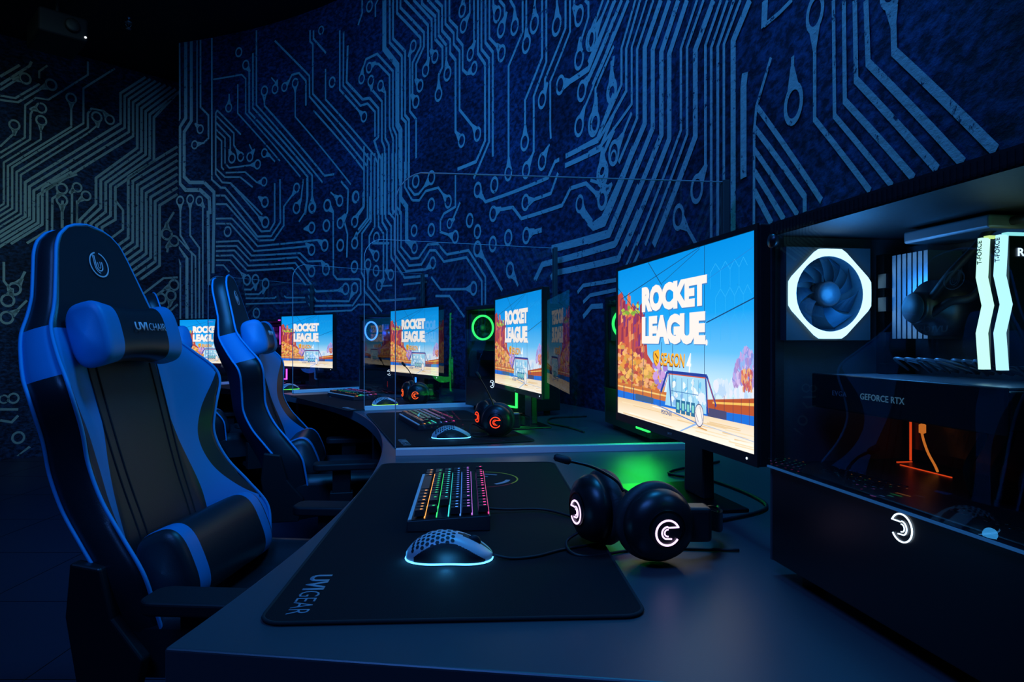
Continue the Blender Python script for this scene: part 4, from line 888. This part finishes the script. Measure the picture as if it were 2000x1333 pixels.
# ---------------------------------------------------------------- headsets
def build_headset(label, loc, yaw, logo, mic, cable=None, az=(-82, -162), second=(-.085, .095)):
    t = thing('gaming_headset', label, 'headset', (loc[0], loc[1], DESK), R(yaw), 'black headsets with glowing logos')
    def cup(c, a, tiltn, mirror):
        # c: centre, a: direction the outside of the cup faces
        q = bpy.data.objects.new('ear_cup', None)
        bm = BM(); lathe(bm, [(0, .030), (.020, .030), (.022, .0285), (.030, .0275), (.043, .020), (.049, .008), (.049, -.004), (0, -.004)], 44, 'x')
        o = obj('ear_cup', bm, M['black'], t, loc=c, rot=(0, 0, R(a)))
        bm = BM(); lathe(bm, [(.0, -.004), (.047, -.004), (.054, -.008), (.0555, -.018), (.052, -.027), (.040, -.031), (.028, -.028), (.025, -.018), (0, -.018)], 44, 'x'); obj('ear_cushion', bm, M['cloth'], o)
        bm = BM(); lathe(bm, [(.0225, .0290), (.0245, .0296), (.026, .0285)], 44, 'x'); obj('trim_ring', bm, M['metal'], o)
        bm = BM(); swirl(bm, .0165, .0026, .0007, -1 if mirror else 1); lo = obj('glowing_logo', bm, logo, o); frame(lo, (.0304, 0, -.004), (0, 1, 0), (0, 0, 1))
        return o
    a1, a2 = az; c1 = (0, 0, .0565); c2 = (second[0], second[1], .060)
    o1 = cup(c1, a1, 0, False); o2 = cup(c2, a2, 0, True)
    # headband lying low behind the cups
    d1 = Vector((math.cos(R(a1)), math.sin(R(a1)), 0)); d2 = Vector((math.cos(R(a2)), math.sin(R(a2)), 0))
    A = Vector(c1)+Vector((.050, .012, 0)); B = Vector(c2)+Vector((.01, .052, 0))
    path = spline([A+Vector((-.005, .0, 0)), A+Vector((.03, .022, -.004)), Vector((.098, .05, .045)), Vector((.115, .115, .035)), Vector((.07, .17, .03)), Vector((0, .175, .035)), B+Vector((-.01, .015, 0)), B], 10)
    def band(zw, off, name, m, th):
        bm = BM(); rows = []
        n = len(path)
        for i, p in enumerate(path):
            tg = (path[min(i+1, n-1)]-path[max(i-1, 0)]); tg.z = 0; tg.normalize(); nn = Vector((tg.y, -tg.x, 0))
            rows.append([bm.verts.new(p+nn*(off+e)+Vector((0, 0, z))) for e, z in ((-th, -zw), (th, -zw), (th, zw), (-th, zw))])
        for i in range(n-1):
            for k in range(4): bm.faces.new((rows[i][k], rows[i][(k+1) % 4], rows[i+1][(k+1) % 4], rows[i+1][k]))
        bm.faces.new(rows[0]); bm.faces.new(rows[-1][::-1]); return obj(name, bm, m, t, smooth=False, bevel=.002)
    band(.014, 0, 'headband', M['black'], .0035); band(.010, -.009, 'headband_pad', M['cloth'], .004)
    bm = BM(); tube(bm, spline([A+Vector((.0, 0, .014)), A+Vector((.03, .018, .016)), Vector((.098, .05, .064)), Vector((.118, .115, .052))], 8), .0022, 6); obj('steel_rail', bm, M['metal'], t)
    bm = BM(); box(bm, .040, .075, .0, .034, .030, .078); obj('yoke', bm, M['black'], t, bevel=.006)
    # microphone boom
    bm = BM(); tube(bm, spline([Vector(p) for p in mic], 10), .0021, 8); mb = obj('microphone_boom', bm, M['metal'], t)
    e, d = Vector(mic[-1]), (Vector(mic[-1])-Vector(mic[-2])).normalized()
    bm = BM(); tube(bm, [e-d*.002, e, e+d*.004, e+d*.020, e+d*.023], [.003, .0052, .0058, .0055, .003], 14); obj('microphone_tip', bm, M['matte'], mb)
    if cable:
        bm = BM(); inv = t.matrix_basis.inverted(); tube(bm, [inv @ Vector(p) for p in spline([Vector(q) for q in cable], 10)], .0022, 8); obj('cable', bm, M['matte'], t)
    return t
build_headset('nearest black headset with white glowing logos, leaning by the pad edge', (.200, .905), 0, M['ledpink'], [(-.045, .012, .098), (-.055, .02, .112), (-.085, .03, .128), (-.118, .036, .136)],
              [(.115, .985, DESK+.03), (.08, .97, DESK+.012), (.10, .93, DESK+.004), (.2, .97, DESK+.002), (.33, .96, DESK+.003)], (-78, -160), (-.078, .075))
build_headset('second headset with an orange-red glowing logo, behind the nearest divider', (-.047, 2.09), 6, M['ledred'], [(-.01, .0, .10), (-.02, .0, .125), (-.04, .0, .165), (-.055, .0, .19)], [(-.09, 2.15, DESK+.02), (-.13, 2.12, DESK+.04), (-.12, 2.06, DESK+.006), (-.02, 2.0, DESK+.004)], (-105, -160), (-.03, .11))
build_headset('third headset with an orange glowing logo, behind the second divider', (-.445, 3.12), 16, M['orange_logo'], [(-.01, .0, .10), (-.02, .0, .125), (-.04, .0, .165), (-.06, .0, .19)], None, (-120, -170), (-.03, .11))
# ---------------------------------------------------------------- racing style gaming chairs
REC, BASEZ = .2696, .537
PROF = [(-.14, .245, .105), (-.05, .268, .118), (.02, .281, .122), (.10, .270, .09), (.18, .254, .055), (.26, .248, .042), (.33, .262, .058), (.40, .288, .076), (.44, .286, .072), (.50, .252, .040), (.57, .206, .006), (.62, .174, .0), (.68, .150, .0), (.73, .132, .0), (.77, .117, .0), (.80, .098, .002), (.82, .072, .003), (.832, .04, .004), (.836, .0, .004)]
def prof(s):
    for i in range(len(PROF)-1):
        if s <= PROF[i+1][0] or i == len(PROF)-2:
            p0, p1, p2, p3 = PROF[max(i-1, 0)], PROF[i], PROF[i+1], PROF[min(i+2, len(PROF)-1)]
            t = (s-p1[0])/(p2[0]-p1[0]); r = []
            for k in (1, 2):
                if s > .80: v = p1[k]+(p2[k]-p1[k])*t
                else:
                    m1 = (p2[k]-p0[k])/max(1e-6, p2[0]-p0[0])*(p2[0]-p1[0]); m2 = (p3[k]-p1[k])/max(1e-6, p3[0]-p1[0])*(p2[0]-p1[0])
                    v = (2*t**3-3*t*t+1)*p1[k]+(t**3-2*t*t+t)*m1+(-2*t**3+3*t*t)*p2[k]+(t**3-t*t)*m2
                r.append(max(0, v))
            return r
def bp(u, s, w_): return Vector((-s*math.sin(REC)+w_*math.cos(REC), u, BASEZ+s*math.cos(REC)+w_*math.sin(REC)))
def thick(s): return .055+.032*max(0, min(1, (.66-s)/.2))
def smooth01(t): t = max(0, min(1, t)); return t*t*(3-2*t)
def wfront(q, s):
    a, w_ = prof(s)
    body = .012*math.exp(-((s-.05)/.12)**2)*(1-q*q)
    return w_*max(0, (q-.56)/.44)**1.25+body-.006*(1 if q > .985 else 0)
def build_backrest(t):
    bm = BM(); ns, nq = 110, 72; ss = []
    for i in range(ns+1):
        k = i/ns; ss.append(-.14+.976*(1-(1-k)**1.25))
    rows = []
    # columns follow the seams: outer black strip | blue side | black centre | blue side | outer black strip
    nqs = (9, 12, 30, 12, 9); nq = sum(nqs); grp = [g for g, n_ in enumerate(nqs) for _ in range(n_)]
    def seams(s):
        a = max(prof(s)[0], .002); inner = min(.165-.040*smooth01((s-.10)/.28), a*.9)
        strip = .20*math.sin(math.pi*max(0, min(1, (s-.05)/.385)))**.8 if .05 < s < .435 else 0
        return [-a, -a*(1-max(.012, strip)), -inner, inner, a*(1-max(.012, strip)), a]
    for s in ss:
        b = seams(s); a = max(prof(s)[0], .002); us = []
        for g, n_ in enumerate(nqs): us += [b[g]+(b[g+1]-b[g])*k/n_ for k in range(n_)]
        us.append(b[5]); rows.append([bm.verts.new(bp(u, s, wfront(abs(u)/a, s))) for u in us])
    def zone(j, s):
        if s > .565: return 0
        g = grp[j]
        if g in (1, 3): return 1
        if g in (0, 4): return 0 if .05 < s < .435 else 1
        return 0
    for i in range(ns):
        for j in range(nq):
            f = bm.faces.new((rows[i][j], rows[i][j+1], rows[i+1][j+1], rows[i+1][j])); f.smooth = True
            f.material_index = zone(j, (ss[i]+ss[i+1])/2)
    # side walls
    for sg in (-1, 1):
        prev = None
        for i, s in enumerate(ss):
            a, w_ = prof(s); wf = wfront(1, s); th = thick(s)
            cur = [rows[i][0 if sg < 0 else nq]] + [bm.verts.new(bp(sg*(a+.006*math.sin(math.pi*k/4)), s, wf-th*k/4)) for k in range(1, 5)]
            if prev:
                sm = (s+ss[i-1])/2
                for k in range(4):
                    f = bm.faces.new((prev[k], prev[k+1], cur[k+1], cur[k])); f.smooth = True; f.material_index = 1 if .45 < sm < .575 else 0
            prev = cur
    # back cover
    prevr = None
    for i, s in enumerate(ss):
        a, w_ = prof(s); wf = wfront(1, s); th = thick(s); n2 = 24; bulge = .045*smooth01((.78-s)/.25)+.012
        cur = [bm.verts.new(bp(a*(2*j/n2-1), s, wf-th-bulge*(1-abs(2*j/n2-1)**2.6)-(.5*w_)*(1-abs(2*j/n2-1)**2))) for j in range(n2+1)]
        if prevr:
            for j in range(n2): f = bm.faces.new((prevr[j], cur[j], cur[j+1], prevr[j+1])); f.smooth = True; f.material_index = 3
        prevr = cur
    weld(bm, 1e-4)
    o = obj('backrest', bm, [M['leather'], M['blue'], M['seam'], M['shell']], t)
    for nm, off, dw in (('front_piping', 0, .002), ('rear_piping', 1, 0)):
        bm = BM(); L = []
        for sg in (-1, 1):
            side = []
            for s in ss[:-1]:
                a, w_ = prof(s); wf = wfront(1, s); side.append(bp(sg*(a+.002), s, wf-(thick(s) if off else -dw)))
            L += side if sg < 0 else side[::-1]
            if sg < 0: L.append(bp(0, .838, wfront(1, .8)-(thick(.83) if off else -dw)))
        tube(bm, L, .0042, 7); obj(nm, bm, M['piping'], o)
    for u in (-.128, -.100, .100, .128):    # stitched seams of the centre panel
        bm = BM(); tube(bm, [bp(u*(1-.12*smooth01((.5-s_)/.5)), s_, wfront(abs(u)/prof(s_)[0], s_)+.0006) for s_ in [-.1+.58*k/40 for k in range(41)]], .0022, 6); obj('seam', bm, M['seam'], o)
    # round stitched emblem on the head section
    bm = BM(); Rr = .031; stroke(bm, [(Rr*math.cos(a), Rr*math.sin(a)) for a in [R(100)+R(335)*k/40 for k in range(41)]], .0034, 0, .0006)
    stroke(bm, [(-.011, .024), (-.011, -.002)]+[(.011*math.cos(a), -.003+.013*math.sin(a)) for a in [R(180)+R(180)*k/12 for k in range(13)]]+[(.011, .008)], .003, 0, .0006)
    stroke(bm, [(-.016, .028), (-.016, -.004)]+[(.016*math.cos(a), -.004+.018*math.sin(a)) for a in [R(185)+R(80)*k/8 for k in range(9)]], .002, 0, .0006)
    stroke(bm, [(-.004, .006), (-.004, -.003)]+[(.0045*math.cos(a), -.003+.006*math.sin(a)) for a in [R(180)+R(180)*k/8 for k in range(9)]]+[(.0045, .008)], .0018, 0, .0006)
    e = obj('emblem', bm, M['white'], o); up = (bp(0, .8, 0)-bp(0, .7, 0)).normalized(); frame(e, bp(0, .735, .003), (0, 1, 0), up)
    return o
def pillow(t, name, s0, w0, hl, hh, ht, endm, waist, blue_from, tilt=0, blue_to=2, u0=0):
    bm = BM(); nx, na = 60, 40; rows = []
    for i in range(nx+1):
        k = 2*i/nx-1; u = u0+hl*k; cap = (max(0, 1-abs(k)**22))**.5
        sz = (1+waist*k*k)*cap
        row = []
        for j in range(na):
            a = 2*math.pi*j/na; c, s_ = math.cos(a), math.sin(a)
            e = .66; ds = hh*sz*abs(c)**e*(1 if c > 0 else -1); dw = ht*sz*abs(s_)**e*(1 if s_ > 0 else -1)
            row.append(bm.verts.new(bp(u, s0+ds*math.cos(tilt)-dw*math.sin(tilt), w0+dw*math.cos(tilt)+ds*math.sin(tilt))))
        rows.append(row)
    for i in range(nx):
        k = abs((2*(i+.5)/nx)-1)
        for j in range(na):
            f = bm.faces.new((rows[i][j], rows[i][(j+1) % na], rows[i+1][(j+1) % na], rows[i+1][j])); f.smooth = True; f.material_index = 1 if blue_from < k < blue_to else 0
    bm.faces.new(rows[0]); bm.faces.new(rows[-1][::-1])
    return obj(name, bm, [M['leather'], M['blue']], t)
def build_chair(label):
    t = thing('gaming_chair', label, 'chair', group='blue and black gaming chairs')
    build_backrest(t)
    hp = pillow(t, 'head_pillow', .540, .054, .150, .062, .040, 1, .30, .56, 0, 2, -.035)
    up = (bp(0, .8, 0)-bp(0, .7, 0)).normalized()
    bm = text_fit('UVI', .046, .021, .03, .0006); o = obj('lettering', bm, M['white'], hp); frame(o, bp(-.052, .548, .1015), (0, 1, 0), up)
    bm = text_fit('CHAIR', .066, .019, -.006, .0006); o = obj('lettering', bm, M['white'], hp); frame(o, bp(.010, .547, .1015), (0, 1, 0), up)
    pillow(t, 'lumbar_pillow', -.005, .100, .205, .088, .062, 1, .0, .66, -.12, .86)
    # seat cushion with side bolsters
    bm = BM(); nx, ny = 26, 30; rows = []
    for i in range(nx+1):
        x = .02+.50*i/nx; row = []
        hw = .265-.02*(i/nx)
        fr = 1-max(0, (i/nx-.85)/.15)**2*.35
        for j in range(ny+1):
            k = 2*j/ny-1; z = .455+.05*smooth01((abs(k)-.55)/.3)*(1-smooth01((abs(k)-.93)/.07)*.8); row.append(bm.verts.new((x, hw*k, .36+(z-.36)*fr)))
        rows.append(row)
    for i in range(nx):
        for j in range(ny):
            k = abs(2*(j+.5)/ny-1); f = bm.faces.new((rows[i][j], rows[i+1][j], rows[i+1][j+1], rows[i][j+1])); f.smooth = True; 
    bot = [[bm.verts.new((v.co.x, v.co.y*.96, .36)) for v in r] for r in rows]
    for i in range(nx):
        for e in (0, ny): bm.faces.new((rows[i][e], rows[i+1][e], bot[i+1][e], bot[i][e]))
    for j in range(ny):
        for e in (0, nx): bm.faces.new((rows[e][j], rows[e][j+1], bot[e][j+1], bot[e][j]))
    for i in range(nx):
        for j in range(ny): bm.faces.new((bot[i][j], bot[i][j+1], bot[i+1][j+1], bot[i+1][j]))
    obj('seat', bm, [M['leather'], M['blue']], t)
    bm = BM(); box(bm, .10, .40, -.10, .10, .315, .36); tube(bm, [(.30, -.1, .33), (.30, -.22, .335), (.30, -.26, .33)], .007, 8); obj('tilt_mechanism', bm, M['metal'], t, bevel=.004)
    for sg, y in ((-1, -.345), (1, .36)):
        bm = BM(); P = []
        for cx, cy, a in ((.42-.03, .045-.028, 0), (.16+.03, .045-.028, 90), (.16+.03, -.045+.028, 180), (.42-.03, -.045+.028, 270)):
            P += [(cx+.03*math.cos(R(a+k*15)), y+cy+.028*math.sin(R(a+k*15))) for k in range(7)]
        prism(bm, P, 'z', .545, .572); pd = obj('armrest', bm, M['matte'], t, bevel=.006)
        bm = BM(); prism(bm, [(y-.02, .545), (y+.02, .545), (y+.02, .42), (y-.02, .42)], 'x', .235, .305); box(bm, .225, .315, y-.027, y+.027, .30, .455); box(bm, .235, .305, min(y, sg*.2), max(y, sg*.2), .30, .325)
        obj('armrest_post', bm, M['black'], pd, bevel=.003)
    for sg in (-1, 1):
        bm = BM(); prism(bm, [(-.015, .33), (.10, .33), (.12, .42), (.055, .50), (.03, .60), (-.035, .61), (-.045, .50)], 'y', sg*.272, sg*.302); obj('hinge_cover', bm, M['black'], t, bevel=.006)
    bm = BM(); lathe(bm, [(0, .315), (.02, .315), (.02, .20), (.027, .20), (.027, .085), (0, .085)], 24, 'z', (.25, 0, 0)); obj('gas_lift', bm, M['metal'], t)
    bm = BM(); lathe(bm, [(0, .12), (.035, .12), (.045, .08), (.04, .065), (0, .065)], 24, 'z', (.25, 0, 0))
    for k in range(5):
        a = R(72*k+20); c, s = math.cos(a), math.sin(a); tube(bm, [(.25+.03*c, .03*s, .095), (.25+.17*c, .17*s, .088), (.25+.315*c, .315*s, .070)], [.024, .02, .014], 8)
    obj('star_base', bm, M['black'], t)
    for k in range(5):
        a = R(72*k+20); c, s = math.cos(a), math.sin(a); bm = BM()
        cx, cy = .25+.315*c, .315*s
        tube(bm, [(cx, cy, .05), (cx, cy, .075)], .008, 8)
        for e in (-.018, .006): lathe(bm, [(0, e), (.024, e), (.026, e+.003), (.026, e+.009), (.024, e+.012), (0, e+.012)], 20, 'y', (cx+.008, cy, .026))
        box(bm, cx-.012, cx+.02, cy-.005, cy+.005, .03, .052); obj('caster', bm, M['matte'], t)
    return t
CH = [((-.8325, 1.626), -4.3, 'nearest and largest blue and black gaming chair with lettering on its head pillow'),
      ((-1.015, 2.93), 11.5, 'second blue and black gaming chair, seen edge-on beyond the nearest chair'),
      ((-1.95, 4.06), 35, 'farthest gaming chair, only a sliver of its head section showing behind the nearest chair')]
c0 = None
for (x, y), a, lab in CH:
    if c0 is None: c0 = o = build_chair(lab)
    else: o = copy_tree(c0, label=lab)
    o.location = (x, y, 0); o.rotation_euler = (0, 0, R(a))
# cables on the desk behind the monitors
def cable(label, pts):
    bm = BM(); tube(bm, spline([Vector(p) for p in pts], 8), .0032, 8); o = obj('power_cable', bm, M['matte']); tag(o, label, 'cable')
cable('thick black cable looping over the green-lit desk behind the nearest headset', [(.20, 1.06, DESK+.004), (.28, 1.09, DESK+.004), (.36, 1.12, DESK+.004), (.47, 1.22, DESK+.004), (.44, 1.42, DESK+.004), (.36, 1.52, DESK+.004), (.52, 1.66, DESK+.004)])
cable('black cable lying on the desk behind the second monitor', [(.24, 2.20, DESK+.004), (.20, 2.32, DESK+.004), (.14, 2.44, DESK+.004), (.16, 2.60, DESK+.004), (.30, 2.66, DESK+.004)])
cable('black cable hanging between the third monitor and the wall', [(-.30, 3.30, DESK+.004), (-.22, 3.38, DESK+.004), (-.24, 3.52, DESK+.05), (-.12, 3.62, DESK+.10)])
